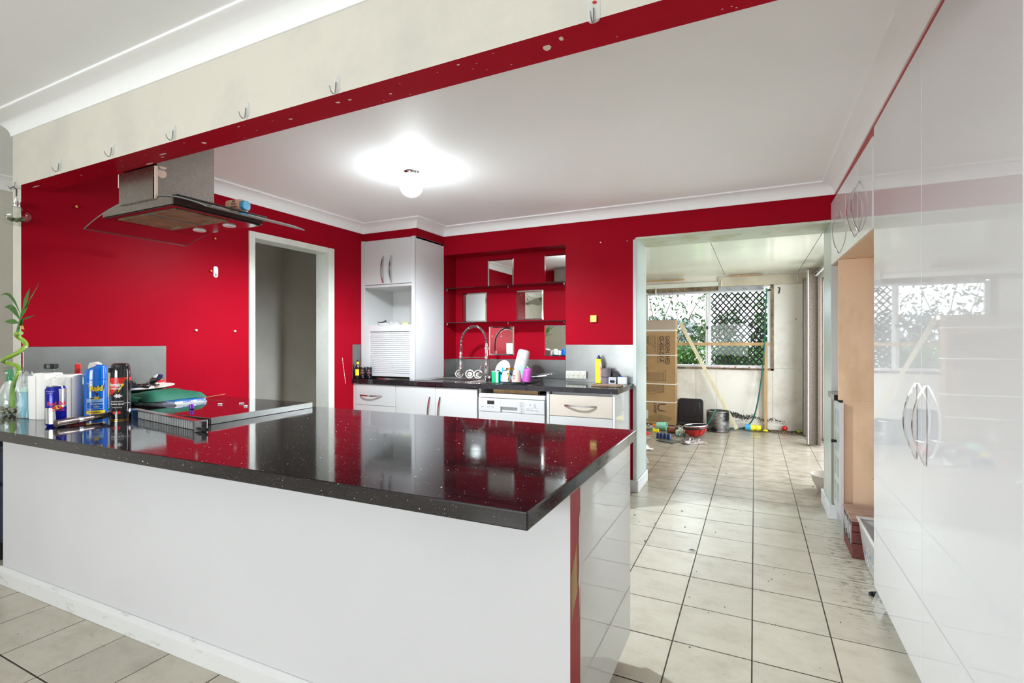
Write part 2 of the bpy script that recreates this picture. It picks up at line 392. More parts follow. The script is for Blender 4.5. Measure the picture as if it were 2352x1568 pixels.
    def obj(s, name, mats, parent=None, world=False, smooth=0, bevel=0, seg=2, **props):
        if world and parent is not None:
            L = parent.location.copy(); q = parent.parent
            while q is not None: L += q.location; q = q.parent
            s.v = [(x - L.x, y - L.y, z - L.z) for x, y, z in s.v]
        me = s.mesh(name, mats); o = bpy.data.objects.new(name, me); COL.objects.link(o)
        if parent is not None: o.parent = parent
        if smooth:
            for p in me.polygons: p.use_smooth = True
            try: me.set_sharp_from_angle(angle=math.radians(smooth if smooth > 1 else 40))
            except Exception: pass
        if bevel:
            b = o.modifiers.new('bevel', 'BEVEL'); b.width = bevel; b.segments = seg; b.limit_method = 'ANGLE'; b.angle_limit = math.radians(40)
        for k, v in props.items(): o[k] = v
        return o
def thing(name, label, cat, loc=(0, 0, 0), rz=0, group=None):
    o = bpy.data.objects.new(name, None); COL.objects.link(o); o.empty_display_size = .05
    o.location = loc; o.rotation_euler = (0, 0, rz); o['label'] = label; o['category'] = cat
    if group: o['group'] = group
    return o
def structure(g, name, mats, parent=None, label=None, **k):
    o = g.obj(name, mats, parent, world=parent is not None, **k)
    if parent is None: o['kind'] = 'structure'
    if label: o['label'] = label
    return o
def setting(name, loc=(0, 0, 0)):
    o = bpy.data.objects.new(name, None); COL.objects.link(o); o.location = loc; o['kind'] = 'structure'; return o
def copy_tree(o, parent=None):
    c = o.copy(); COL.objects.link(c)
    if parent: c.parent = parent
    for ch in list(o.children): copy_tree(ch, c)
    return c
def Rz(a): return Matrix.Rotation(a, 3, 'Z')
def Rx(a): return Matrix.Rotation(a, 3, 'X')
def Ry(a): return Matrix.Rotation(a, 3, 'Y')

# lettering: flat text turned into mesh, then laid on a plane or wrapped on a cylinder
_tc = {}
def text_geo(s, size, bold=0.0, align='CENTER'):
    key = (s, size, bold, align)
    if key in _tc: return _tc[key]
    c = bpy.data.curves.new('lettering', 'FONT'); c.body = s; c.size = size; c.offset = bold * size; c.align_x = align; c.align_y = 'CENTER'; c.resolution_u = 2
    o = bpy.data.objects.new('lettering', c); COL.objects.link(o)
    dg = bpy.context.evaluated_depsgraph_get(); me = bpy.data.meshes.new_from_object(o.evaluated_get(dg))
    vs = [(p.co.x, p.co.y) for p in me.vertices]; fs = [tuple(p.vertices) for p in me.polygons]
    bpy.data.objects.remove(o); bpy.data.curves.remove(c); bpy.data.meshes.remove(me)
    _tc[key] = (vs, fs); return vs, fs
def text_plane(g, s, size, org, U, V, bold=0, m=0, align='CENTER', sx=1):
    vs, fs = text_geo(s, size, bold, align); O, U, V = Vector(org), Vector(U), Vector(V)
    g.add([O + U * (x * sx) + V * y for x, y in vs], fs, m); return g
def text_cyl(g, s, size, r, ang, z, bold=0, m=0, sx=1, shear=0):
    vs, fs = text_geo(s, size, bold)
    g.add([(r * math.cos(ang + x * sx / r), r * math.sin(ang + x * sx / r), z + y + shear * x) for x, y in vs], fs, m); return g
def patch_cyl(g, r, fl, fr, z0, z1, nz=6, na=10, m=0):
    def fn(u, v):
        z = z0 + (z1 - z0) * v; a = fl(z) + (fr(z) - fl(z)) * u; return (r * math.cos(a), r * math.sin(a), z)
    return g.grid(fn, na, nz, m)
def sweep(path, prof, g=None, m=0):
    # profile (inset to the right of travel, z) swept along a plan path with mitred corners
    g = g or G(); P = [Vector(p) for p in path]; n = len(P); k = len(prof); vs = []
    for i, p in enumerate(P):
        d0 = (P[i] - P[i - 1]).normalized() if i else None; d1 = (P[i + 1] - P[i]).normalized() if i < n - 1 else None
        d0 = d0 or d1; d1 = d1 or d0
        r0 = Vector((d0.y, -d0.x)); r1 = Vector((d1.y, -d1.x)); mm = (r0 + r1); mm = mm / mm.dot(r0) if mm.length > 1e-6 else r0
        for o, z in prof: vs.append((p.x + mm.x * o, p.y + mm.y * o, z))
    fs = [(i * k + j, i * k + (j + 1) % k, (i + 1) * k + (j + 1) % k, (i + 1) * k + j) for i in range(n - 1) for j in range(k)]
    fs += [tuple(range(k)), tuple((n - 1) * k + j for j in range(k))[::-1]]
    return g.add(vs, fs, m)
def blob(g, c, U, V, rx, ry, seed, n=9, jag=.35, m=0):
    # an irregular flat flake
    r = random.Random(seed); C, U, V = Vector(c), Vector(U), Vector(V); pts = []
    for i in range(n):
        a = 2 * PI * i / n; q = 1 - jag * r.random(); pts.append(C + U * (rx * q * math.cos(a)) + V * (ry * q * math.sin(a)))
    return g.add(pts, [tuple(range(n))], m)
# ==== STRUCTURE
XL, YB, CK, CL, CS = -3.42, 4.185, 2.375, 2.41, 2.22     # left wall face, back wall face, ceilings of kitchen, living room, sunroom

# floor: grout slab with every tile in view a piece of its own
fl = structure(G().box(-6.2, 3.2, -3.2, 8.1, -.12, -.0012), 'floor', M['grout'])
TX, TY = .300, .3172
tile_me = G().box(0.0026, TX - .0026, .0032, TY - .0032, -.012, 0).mesh('tile', M['tile'])
def tile_inst(i, j):
    o = bpy.data.objects.new('tile', tile_me); COL.objects.link(o); o.parent = fl
    o.location = (-.009 + i * TX, 4.08 - .0 + j * TY, rnd.uniform(-.0006, .0004))
    b = o.modifiers.new('bevel', 'BEVEL'); b.width = .0007; b.segments = 1
cells = set()
for j in range(-9, 12):                       # aisle and sunroom
    for i in range(-5, 3):
        x1 = -.009 + (i + 1) * TX; y0 = 4.08 + j * TY
        if y0 > 7.9: continue
        if y0 < 4.1 and (x1 < -.45): continue
        if y0 < 1.0 and i < 0: continue
        if y0 >= 4.1 and i < -4: continue
        cells.add((i, j))
for j in range(-12, -8):                      # living room side of the bench
    for i in range(-12, -5): cells.add((i, j))
for c in sorted(cells): tile_inst(*c)
rest = G()
for j in range(-22, 13):
    for i in range(-20, 10):
        if (i, j) in cells: continue
        x, y = -.009 + i * TX, 4.08 + j * TY
        if x > 2 or x < -6 or y > 8: continue
        rest.box(x + .0022, x + TX - .0022, y + .0022, y + TY - .0022, -.012, -.0002)
rest.obj('tile_field', M['tile'], fl, kind='stuff')

# walls. left wall: cream towards the living room, red towards the kitchen, with the doorway
g = G(); T = .09
RC = [0, 1, 0, 0, 0, 0]
DY0, DY1, DZ = 2.57, 3.298, 2.035
g.box(XL - T, XL, 1.226, DY0 - .02, 0, 2.5, RC); g.box(XL - T, XL, DY1 + .02, 4.3, 0, 2.5, RC); g.box(XL - T, XL, DY0 - .02, DY1 + .02, DZ + .02, 2.5, RC)
structure(g, 'wall_left', [M['cream'], M['red']])
# small dark hall behind the doorway
g = G().box(-4.72, -4.6, 2.2, 3.9, 0, 2.45).box(-4.6, XL - T, 3.8, 3.9, 0, 2.45).box(-4.6, XL - T, 2.2, 2.28, 0, 2.45).box(-4.7, XL - T, 2.2, 3.9, 2.34, 2.45)
structure(g, 'wall_hall', M['grey'])
# beam over the bench
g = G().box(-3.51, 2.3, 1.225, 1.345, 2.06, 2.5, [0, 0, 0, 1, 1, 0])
bm_ = structure(g, 'beam', [M['cream'], M['redlift']])
ch = G()
def on_beam(px, py, rx, ry, sd): blob(ch, (px, py, 2.0594), (1, 0, 0), (0, 1, 0), rx, ry, sd)
for x, y, rx, ry, sd in [(-.515, 1.285, .014, .017, 1), (-.465, 1.262, .009, .010, 2), (-1.27, 1.27, .010, .007, 3), (-1.22, 1.272, .008, .006, 4), (-1.52, 1.29, .012, .006, 5), (-1.07, 1.30, .007, .005, 6),
                         (-2.02, 1.29, .012, .010, 7), (-2.30, 1.29, .03, .006, 8), (-2.34, 1.31, .01, .006, 9), (-3.38, 1.27, .05, .006, 10), (-2.95, 1.28, .006, .005, 11), (-.78, 1.25, .006, .004, 12), (-1.75, 1.25, .006, .004, 13), (-2.48, 1.333, .03, .008, 14)]:
    on_beam(x, y, rx, ry, sd)
for i in range(26): on_beam(rnd.uniform(-3.3, 0), rnd.uniform(1.235, 1.335), .003, .002, 40 + i)
ch.obj('paint_chip', M['chip'], bm_, world=True, kind='stuff')
# back wall, with the shelf niche and the wide opening to the sunroom
g = G(); N0, N1, NZ = -2.777, -1.502, 2.105; O0, O1, OZ = -.878, .487, 2.095
D2 = 4.585
g.box(XL - T, N0, YB, 4.46, 0, 2.5).box(N0, N1, 4.40, 4.46, 0, 2.5).box(N0, N1, YB, 4.40, NZ, 2.5).box(N1, O0 - .002, YB, 4.57, 0, 2.5)
g.box(N0, N1, YB, 4.40, 0, .85)
g.box(O0 - .002, O1 + .002, YB, 4.57, OZ + .002, 2.5).box(O1 + .002, 1.3, YB, 4.57, 0, 2.5)
structure(g, 'wall_back', M['red'])
# bulkhead over the tall cabinet in the corner and over the right hand cabinets
structure(G().box(XL, -2.785, 3.745, YB, 2.213, 2.5), 'bulkhead', M['red'])
structure(G().box(.515, 1.2, 1.345, YB, 2.236, 2.5), 'bulkhead', M['redworn'])
structure(G().box(1.12, 1.25, 1.345, 4.3, 0, 2.5), 'wall_right', M['carc'])
# half height wall under the bench
def ylin(x): return 1.187 + (x + 3.51) * (1.263 - 1.187) / 3.07
g = G(); g.add([(-3.51, ylin(-3.51), 0), (-.44, ylin(-.44), 0), (-.44, ylin(-.44) + .085, 0), (-3.51, ylin(-3.51) + .085, 0),
                (-3.51, ylin(-3.51), .858), (-.44, ylin(-.44), .858), (-.44, ylin(-.44) + .085, .858), (-3.51, ylin(-3.51) + .085, .858)],
               [(0, 1, 5, 4), (1, 2, 6, 5), (2, 3, 7, 6), (3, 0, 4, 7), (4, 5, 6, 7), (0, 3, 2, 1)], [0, 1, 0, 0, 0, 0])
wf = structure(g, 'wall_front', [M['white'], M['redworn']])
# the torn paint patch on the red end
e = G(); e.add([(-.4394, 1.268, .62), (-.4394, 1.285, .655), (-.4394, 1.305, .675), (-.4394, 1.312, .70), (-.4394, 1.318, .60), (-.4394, 1.322, .56), (-.4394, 1.305, .545), (-.4394, 1.285, .52), (-.4394, 1.272, .49), (-.4394, 1.268, .55)], [tuple(range(10))])
e.obj('bare_timber_patch', M['wood'], wf, world=True)
e = G(); e.add([(-.4392, 1.330, .70), (-.4392, 1.336, .76), (-.4392, 1.344, .78), (-.4392, 1.345, .60), (-.4392, 1.340, .52), (-.4392, 1.334, .46), (-.4392, 1.336, .56), (-.4392, 1.328, .58), (-.4392, 1.334, .63)], [tuple(range(9))])
e.obj('peeled_edge', M['skirt'], wf, world=True)
# skirting along it, a leaning top edge
g = G(); xs = [-3.525 + i * (3.05) / 12 for i in range(13)]
pr = [(.0, 0), (.016, 0), (.016, .066), (.012, .078), (.004, .088), (.0, .088)]
vs = []; k = len(pr)
for x in xs:
    for o, z in pr: vs.append((x, ylin(x) - o, z))
fs = [(i * k + j, i * k + (j + 1) % k, (i + 1) * k + (j + 1) % k, (i + 1) * k + j) for i in range(12) for j in range(k)] + [tuple(range(k)), tuple(12 * k + j for j in range(k))[::-1]]
g.add(vs, fs); structure(g, 'baseboard_front', M['skirt'], bevel=.002)
# living room shell behind the camera, with its window openings
g = G().box(-4.95, -4.8, -3.2, 2.2, 0, 2.5).box(-4.8, -2.6, -3.1, -3.0, 0, 2.5).box(-.2, 2.3, -3.1, -3.0, 0, 2.5).box(-2.6, -.2, -3.1, -3.0, 0, .75).box(-2.6, -.2, -3.1, -3.0, 1.85, 2.5)
g.box(2.0, 2.15, -3.0, 1.345, 0, 2.5)
structure(g, 'wall_living', M['cream'])
structure(G().box(1.1, 2.15, 1.225, 1.345, 0, 2.06), 'wall_living', M['cream'])
structure(G().box(-4.95, 2.2, -3.1, 1.225, CL, 2.52), 'ceiling', M['ceil2'])
structure(G().box(-4.95, -3.51, 1.225, 2.2, CL, 2.52), 'ceiling', M['ceil'])
structure(G().box(XL, 1.2, 1.345, YB, CK, 2.52), 'ceiling', M['ceil'])
def cove(zl, zt, pj):
    pts = [(0, zl), (.007, zl)]
    for i in range(9):
        a = i / 8 * PI / 2; pts.append((pj - .004 - (pj - .011) * math.cos(a) if i else .007, zt - .012 - (zt - .012 - zl - .004) * (1 - math.sin(a))))
    return pts + [(pj, zt - .010), (pj, zt + .003), (0, zt + .003)]
structure(sweep([(XL, 1.345), (XL, 3.745), (-2.785, 3.745), (-2.785, YB), (.515, YB), (.515, 1.345)], cove(2.290, CK, .088)), 'cornice', M['corn'], smooth=35)
structure(sweep([(-3.51, 2.2), (-3.51, 1.225), (2.0, 1.225)], cove(2.325, CL, .10)), 'cornice', M['corn'], smooth=35)
structure(sweep([(-4.8, -3.0), (-4.8, 2.2), (-3.51, 2.2)], cove(2.325, CL, .10)), 'cornice', M['corn'], smooth=35)

# doorway casing on the left wall
dr = setting('door_1', (XL, 2.93, 0))
g = G(); c0 = .048; x1 = XL + .012
g.box(XL - .143, x1, DY0 - c0, DY0, 0, DZ + c0)
g.obj('door_jamb', M['trim'], dr, world=True, bevel=.002)
G().box(XL - .143, x1, DY1, DY1 + .067, 0, DZ + c0).obj('door_jamb', M['trim'], dr, world=True, bevel=.002)
G().box(XL - .143, x1, DY0, DY1, DZ, DZ + c0).obj('door_head', M['trim'], dr, world=True, bevel=.002)
G().box(XL - .06, XL - .045, DY0, DY0 + .012, 0, DZ).obj('door_stop', M['trim'], dr, world=True)

# lining of the wide opening
tr = setting('trim_1', (-.2, 4.38, 0))
G().box(O0 - .012, O0, YB - .012, D2, .10, OZ + .012).obj('lining_board', M['jamb'], tr, world=True, bevel=.001)
G().box(O0 - .03, O0, YB - .006, YB + .0, .10, OZ).obj('edge_strip', M['jamb'], tr, world=True)
G().box(O1, O1 + .012, YB - .012, D2, 0, OZ + .012).obj('lining_board', M['jamb'], tr, world=True, bevel=.001)
G().box(O0, O1, YB - .012, D2, OZ, OZ + .016).obj('head_board', M['green'], tr, world=True, bevel=.001)
g = G(); 
structure(G().box(-.965, O0 + .012, YB - .014, YB, 0, .10).box(O0, O0 + .014, YB, D2, 0, .10), 'baseboard_back', M['skirt'], bevel=.003)
structure(G().box(O1 - .018, O1, YB - .02, D2, 0, .10).box(O1 - .018, .56, YB - .034, YB - .012, 0, .10), 'baseboard_right', M['skirt'], bevel=.003)

# ---------------------------------------------------------------- sunroom
YW = 7.95
g = G(); WX0, WX1, WZ0, WZ1 = -1.56, .215, .872, 2.035
g.box(-3.5, WX0, YW, YW + .1, 0, 2.4).box(WX1, .9, YW, YW + .1, 0, 2.4).box(WX0, WX1, YW, YW + .1, 0, WZ0).box(WX0, WX1, YW, YW + .1, WZ1, 2.4)
ws = structure(g, 'wall_far', M['sunwall'])
# wall sheets with open joints
for x0, x1, z0, z1 in [(-1.56, -.79, .11, .862), (-.786, -.51, .11, .862), (-.506, .228, .11, .862), (.232, .61, .11, .868), (.232, .63, .874, 2.05), (-3.3, -1.564, .11, .862), (-3.3, -1.62, .866, 2.05)]:
    G().box(x0, x1, YW - .008, YW, z0, z1).obj('wall_sheet', M['sunwall'], ws, world=True, bevel=.001, seg=1)
structure(G().box(-3.3, .74, YW - .022, YW - .008, 0, .085), 'baseboard_far', M['sunwall'], bevel=.003)
mg = G(); r5 = random.Random(5)
for i in range(1100):
    u = r5.random() ** 1.5; x = -.34 + .72 * u; sp = .020 * (1 - .35 * u)
    z = .185 - .055 * u + r5.gauss(0, sp) + .010 * math.sin(17 * u); q = r5.uniform(.002, .0085) * (1 - .45 * u)
    if r5.random() < .55 * u: continue
    mg.add([(x + q * math.cos(k * PI / 3 + u), YW - .0086 - i * 1e-6, z + q * 1.3 * math.sin(k * PI / 3 + u)) for k in range(6)], [tuple(range(6))])
mg.obj('mould_patch', M['mould'], ws, world=True, kind='stuff')
# side wall with the glazed sliding door that lights the room
g = G().box(.76, .88, 4.585, 4.8, 0, 2.4).box(.76, .88, 7.45, 7.95, 0, 2.4).box(.76, .88, 4.8, 7.45, 2.06, 2.4)
structure(g, 'wall_sunroom_right', M['cream'])
d2 = setting('door_2', (.8, 6.1, 0))
G().box(.785, .835, 4.8, 7.45, 0, .04).box(.785, .835, 4.8, 7.45, 2.02, 2.06).box(.785, .835, 4.8, 4.84, .04, 2.02).box(.785, .835, 7.41, 7.45, .04, 2.02).obj('door_frame', M['alu'], d2, world=True)
G().box(.79, .825, 6.08, 6.14, .04, 2.02).obj('meeting_stile', M['alu'], d2, world=True)
G().box(.806, .810, 4.84, 6.08, .04, 2.02).obj('pane', M['winglass'], d2, world=True)
G().box(.806, .810, 6.14, 7.41, .04, 2.02).obj('pane', M['winglass'], d2, world=True)
g = G().box(-3.5, -3.3, 4.46, 7.95, 0, 2.4).box(-3.3, -1.5, 4.47, 4.585, 0, 2.4)
structure(g, 'wall_sunroom_left', M['cream'])
cs = structure(G().box(-3.3, .9, 4.58, 8.05, CS + .012, 2.42), 'ceiling', M['dark'])
for x0, x1 in [(-3.3, -2.49), (-2.486, -1.44), (-1.436, -.393), (-.387, .544), (.550, .76)]:
    G().box(x0, x1, 4.58, YW, CS, CS + .012).obj('ceiling_sheet', M['sunceil'], cs, world=True, bevel=.0015, seg=1)
structure(G().box(-.9, .76, 4.57, 4.59, OZ + .016, CS), 'trim_2', M['green'])
# boards over the window
structure(G().box(-2.3, -.478, YW - .03, YW - .008, 2.062, 2.128), 'trim_3', M['trim'], bevel=.002)
structure(G().box(-.476, .70, YW - .034, YW - .008, 2.050, 2.188), 'trim_4', M['pelmet'], bevel=.002)
structure(G().box(-2.3, -.478, YW - .02, YW - .008, 2.0, 2.06), 'trim_5', M['mouldwood'])
structure(G().box(-.32, .10, YW - .05, YW - .034, 2.19, 2.205).box(-1.6, -.95, YW - .05, YW - .03, 2.17, 2.19), 'trim_6', M['wood'])
# window: timber surround, aluminium slider, left pane, right sash behind a diamond grille
wn = setting('window_1', (-.7, YW, .9))
G().box(.205, .245, YW - .02, YW + .08, .84, 2.05).obj('side_timber', M['mouldwood'], wn, world=True, bevel=.002)
G().box(WX0, .245, YW - .02, YW + .08, .84, .868).obj('sill_timber', M['mouldwood'], wn, world=True, bevel=.002)
G().box(-1.6, WX0, YW - .02, YW + .08, .84, 2.05).obj('side_timber', M['mouldwood'], wn, world=True, bevel=.002)
g = G().box(-1.55, -1.495, YW + .01, YW + .06, .90, 1.975).box(.165, .205, YW + .01, YW + .06, .90, 2.0).box(-1.55, .205, YW, YW + .06, .868, .905).box(-1.55, .205, YW + .01, YW + .06, 1.965, 1.99)
g.obj('frame', M['alu'], wn, world=True, bevel=.002)
g = G().box(-.655, -.63, YW + .015, YW + .045, .905, 1.965).box(-.625, -.58, YW + .0, YW + .03, .905, 1.965)
g.obj('mullion', M['alu'], wn, world=True, bevel=.002)
G().box(-.648, -.618, YW - .01, YW, 1.43, 1.475).obj('latch', M['black'], wn, world=True)
G().box(-1.495, -.655, YW + .028, YW + .032, .905, 1.965).obj('pane', M['winglass'], wn, world=True)
G().box(-.58, .165, YW + .012, YW + .016, .905, 1.965).obj('pane', M['winglass'], wn, world=True)
hd = G().box(-1.5, .12, YW - .012, YW + .05, 1.985, 2.045).obj('film_covered_head', M_('film_grey', (.34, .36, .38), .3, var=.08), wn, world=True)
g = G()
for i in range(8):
    for dx in (0, .028):
        x = -1.40 + i * .205 + dx; g.add([(x, YW - .0125, 2.035), (x + .006, YW - .0125, 2.035), (x + .046, YW - .0125, 1.995), (x + .040, YW - .0125, 1.995)], [(0, 1, 2, 3)])
g.obj('film_hatching', M['dark'], hd, world=True)
g = G(); gx0, gx1, gz0, gz1 = -.575, .155, .908, 1.963; st = .0915
def clipline(c, sgn):
    # z = sgn*1.15*(x-gx0)+c kept inside the grille rectangle
    sl = sgn * 1.15; pts = []
    for x in (gx0, gx1):
        z = sl * (x - gx0) + c
        if gz0 <= z <= gz1: pts.append((x, z))
    for z in (gz0, gz1):
        x = gx0 + (z - c) / sl
        if gx0 < x < gx1: pts.append((x, z))
    return pts[:2] if len(pts) >= 2 else None
for sg in (1, -1):
    for i in range(-12, 26):
        p = clipline(gz0 + i * st, sg)
        if p: g.tube([(p[0][0], YW + .047, p[0][1]), (p[1][0], YW + .047, p[1][1])], .0100, 4)
nb = 0
for i in range(0, 19):
    for j in range(0, 25):
        x = gx0 + i * st / 2.3; z = gz0 + j * st / 2
        if (i + j) % 2 == 0 and x < gx1 and z < gz1: g.box(x - .012, x + .012, YW + .040, YW + .054, z - .012, z + .012)
g.obj('diamond_security_grille', M['black'], wn, world=True)
# ---------------------------------------------------------------- island bench
g = G(); zt, zb = .90, .8605
bw = [(-3.50, .868), (-.418, .937), (-.422, 1.999), (-2.107, 1.962), (-3.418, 1.935), (-3.418, 1.222), (-3.50, 1.222)]
g.prism(bw, zb, zt)
o = g.obj('bench_top', M['stone'], None, bevel=.0035, seg=2)
o['label'] = 'long black speckled stone bench top with overhang, carrying cans and cooktop'; o['category'] = 'worktop'
t = thing('island_cabinet', 'white gloss cabinet run under the black bench top, behind white half wall', 'cabinet', (-1.9, 1.7, 0))
G().box(-3.41, -.458, 1.352, 1.96, .10, .858).obj('body', M['carc'], t, world=True)
g = G(); g.box(-.458, -.442, 1.350, 1.985, .095, .859).obj('end_panel', M['lam'], t, world=True, bevel=.001)
G().box(-3.40, -.485, 1.36, 1.92, 0, .10).obj('kickboard', M['kick'], t, world=True)
for i in range(5):
    x0 = -3.40 + i * .588
    dd = G().box(x0 + .002, x0 + .586, 1.962, 1.979, .105, .855).obj('door', M['lam'], t, world=True, bevel=.0015)
    G().ribbon((x0 + .54, 1.98, .56), (x0 + .54, 1.98, .82), (0, 1, 0), .028, .012, .004).obj('handle', M['handle'], dd, world=True, smooth=50)

# ---------------------------------------------------------------- cabinets on the back wall
def RY(x): return 3.665 + .024 * (x + .93)      # the row runs very slightly out of square
def shear(g): return g.xf(lambda p: (p.x, p.y + RY(p.x) - 3.665, p.z))
F0 = 3.665
def front(t, name, x0, x1, z0, z1, mat, th=.017, hnd=None):
    o = shear(G().box(x0 + .0015, x1 - .0015, F0, F0 + th, z0, z1)).obj(name, mat, t, world=True, bevel=.0012, seg=1)
    if hnd:
        a, b = hnd
        shear(G().ribbon((a[0], F0 - .001, a[1]), (b[0], F0 - .001, b[1]), (0, -1, 0), .028, .013, .004)).obj('handle', M['handle'], o, world=True, smooth=50)
    return o
t = thing('drawer_cabinet', 'white base cabinet with one wide drawer handle, left end under sink worktop', 'cabinet', (-3.17, 3.9, 0))
G().box(-3.405, -2.926, 3.70, 4.17, .15, .855).obj('body', M['carc'], t, world=True)
shear(G().box(-3.415, -3.385, F0 + .004, F0 + .05, .15, .856)).obj('filler_strip', M['lam2'], t, world=True)
front(t, 'drawer', -3.384, -2.924, .66, .852, M['lam2'], hnd=((-3.33, .748), (-3.075, .748)))
front(t, 'drawer', -3.384, -2.924, .155, .657, M['lam2'], hnd=((-3.33, .58), (-3.075, .58)))
G().box(-3.405, -2.926, 3.74, 3.76, 0, .15).obj('kickboard', M['kick'], t, world=True)
t = thing('sink_cabinet', 'white two door base cabinet under the sink beside the dishwasher', 'cabinet', (-2.5, 3.9, 0))
G().box(-2.922, -2.078, 3.70, 4.17, .15, .69).box(-2.922, -2.90, 3.70, 4.17, .69, .855).box(-2.09, -2.068, 3.67, 4.17, .15, .855).obj('body', M['carc'], t, world=True)
front(t, 'door', -2.921, -2.500, .155, .852, M['lam2'], hnd=((-2.563, .50), (-2.553, .768)))
front(t, 'door', -2.500, -2.086, .155, .852, M['lam2'], hnd=((-2.458, .50), (-2.448, .768)))
G().box(-2.922, -2.078, 3.74, 3.76, 0, .15).obj('kickboard', M['kick'], t, world=True)
t = thing('end_cabinet', 'cream white base cabinet with wide drawers at doorway end of worktop', 'cabinet', (-1.19, 3.9, 0))
G().box(-1.44, -.952, 3.70, 4.17, .15, .855).obj('body', M['carc'], t, world=True)
shear(G().box(-1.468, -1.445, F0, 4.17, .15, .858)).obj('side_panel', M['lam2'], t, world=True)
shear(G().box(-.947, -.93, F0, 4.175, .11, .858)).obj('side_panel', M['lam'], t, world=True)
front(t, 'drawer', -1.443, -.948, .675, .838, M_('cream_laminate', (.56, .495, .43), .25, var=.01), hnd=((-1.32, .758), (-1.068, .758)))
front(t, 'drawer', -1.443, -.948, .16, .671, M['lam2'], hnd=((-1.32, .60), (-1.068, .60)))
G().box(-1.44, -.952, 3.74, 3.76, 0, .15).obj('kickboard', M['kick'], t, world=True)
# dishwasher
t = thing('dishwasher', 'white freestanding dishwasher with push buttons and small black display', 'dishwasher', (-1.77, 3.95, 0))
x0, x1 = -2.062, -1.478
shear(G().box(x0 + .004, x1 - .004, F0 + .02, 4.16, .08, .79)).obj('body', M['plast'], t, world=True)
shear(G().box(x0, x1, F0 - .012, 4.15, .789, .822)).obj('lid', M['plast'], t, world=True, bevel=.004)
WP = M_('white_appliance_enamel', (.52, .52, .53), .25, var=.005)
cp = G(); a, b = -1.858, -1.708
cp.box(x0, a, F0 - .022, F0 + .02, .676, .785).box(b, x1, F0 - .022, F0 + .02, .676, .785).box(a, b, F0 - .022, F0 + .02, .72, .785).box(a, b, F0 - .002, F0 + .02, .676, .72)
cpo = shear(cp).obj('control_panel', WP, t, world=True, bevel=.0015, seg=1)
shear(G().box(x0, x1, F0 - .02, F0 + .02, .14, .673)).obj('door', WP, t, world=True, bevel=.002)
FP = F0 - .0222
shear(G().box(-1.978, -1.914, FP - .0006, FP, .737, .766)).obj('display', M['glossblack'], cpo, world=True)
for x in (-2.02, -1.968, -1.932): shear(G().rbox(x - .013, x + .013, FP - .004, FP, .716, .724, .0039, axis=1)).obj('button', WP, cpo, world=True, bevel=.0008, seg=1)
for x in (-1.620, -1.583, -1.546): shear(G().rbox(x - .014, x + .014, FP - .004, FP, .708, .716, .0039, axis=1)).obj('button', WP, cpo, world=True, bevel=.0008, seg=1)
g = G()
for k, s in enumerate(('Auto', 'Intensive', 'Normal', 'Sensitive', 'Glass', 'Short', 'Rinse', 'Soak')):
    z = .766 - k * .0118; g.box(-1.6535, -1.6500, FP - .0005, FP, z - .002, z + .002)
    text_plane(g, s, .0075, (-1.662, FP - .0004, z), (1, 0, 0), (0, 0, 1), .01, align='RIGHT')
for x, n in ((-1.595, 2), (-1.556, 3)):
    for k in range(n):
        z = .7545 - k * .0115; g.box(x, x + .004, FP - .0005, FP, z - .002, z + .002).box(x - .008, x - .0045, FP - .0005, FP, z - .002, z + .002)
for x in (-1.620, -1.583, -1.546): g.box(x - .013, x + .013, FP - .0004, FP, .7195, .721)
for x in (-2.02, -1.968, -1.932): g.box(x - .002, x + .002, FP - .0004, FP, .7285, .7305)
shear(g).obj('panel_print', M['dark'], cpo, world=True, kind='stuff')
# timber strip in the dark gap above it
o = shear(G().box(-1.96, -1.56, F0 + .05, F0 + .09, .8235, .8595)).obj('timber_packer', M['wood'])
o['label'] = 'raw timber strip in the gap between dishwasher lid and worktop'; o['category'] = 'timber'

# worktop with the sink cut out of it
g = G(); S0, S1, T0, T1 = -2.66, -2.22, 3.76, 4.06
g.box(XL, S0, 3.65, YB - .001, .86, .90).box(S1, -.905, 3.65, YB - .001, .86, .90).box(S0, S1, 3.65, T0, .86, .90).box(S0, S1, T1, YB - .001, .86, .90).box(N0 + .001, N1 - .001, YB - .001, 4.399, .86, .90)
g.xf(lambda p: (p.x, p.y + ((p.x + .905) * .0238 if p.y < 3.7 else 0), p.z))
o = g.obj('worktop', M['stone']); o['label'] = 'black speckled stone worktop along the back wall, holding sink and dishes'; o['category'] = 'worktop'
# sink
t = thing('sink', 'stainless steel sink with drainer, set in the back worktop', 'sink', (-2.4, 3.9, .9))
g = G(); z = .9025
g.box(-2.765, S0 + .005, 3.70, 4.12, .9003, z).box(S1 - .005, -1.80, 3.70, 4.12, .9003, z).box(S0, S1, 3.70, T0 + .005, .9003, z).box(S0, S1, T1 - .005, 4.12, .9003, z)
g.obj('drainer', M['steelsink'], t, world=True, bevel=.001, seg=1)
g = G()
for k in range(7): g.box(-2.19 + .0, -1.84, 3.76 + k * .045, 3.768 + k * .045, z, z + .003)
g.obj('drainer_ribs', M['steelsink'], t, world=True)
g = G(); w_ = .004
g.box(S0, S0 + w_, T0, T1, .74, z + .002).box(S1 - w_, S1, T0, T1, .74, z + .002).box(S0, S1, T0, T0 + w_, .74, z + .002).box(S0, S1, T1 - w_, T1, .74, z + .002).box(S0, S1, T0, T1, .735, .742)
g.obj('bowl', M['steelsink'], t, world=True, bevel=.002)
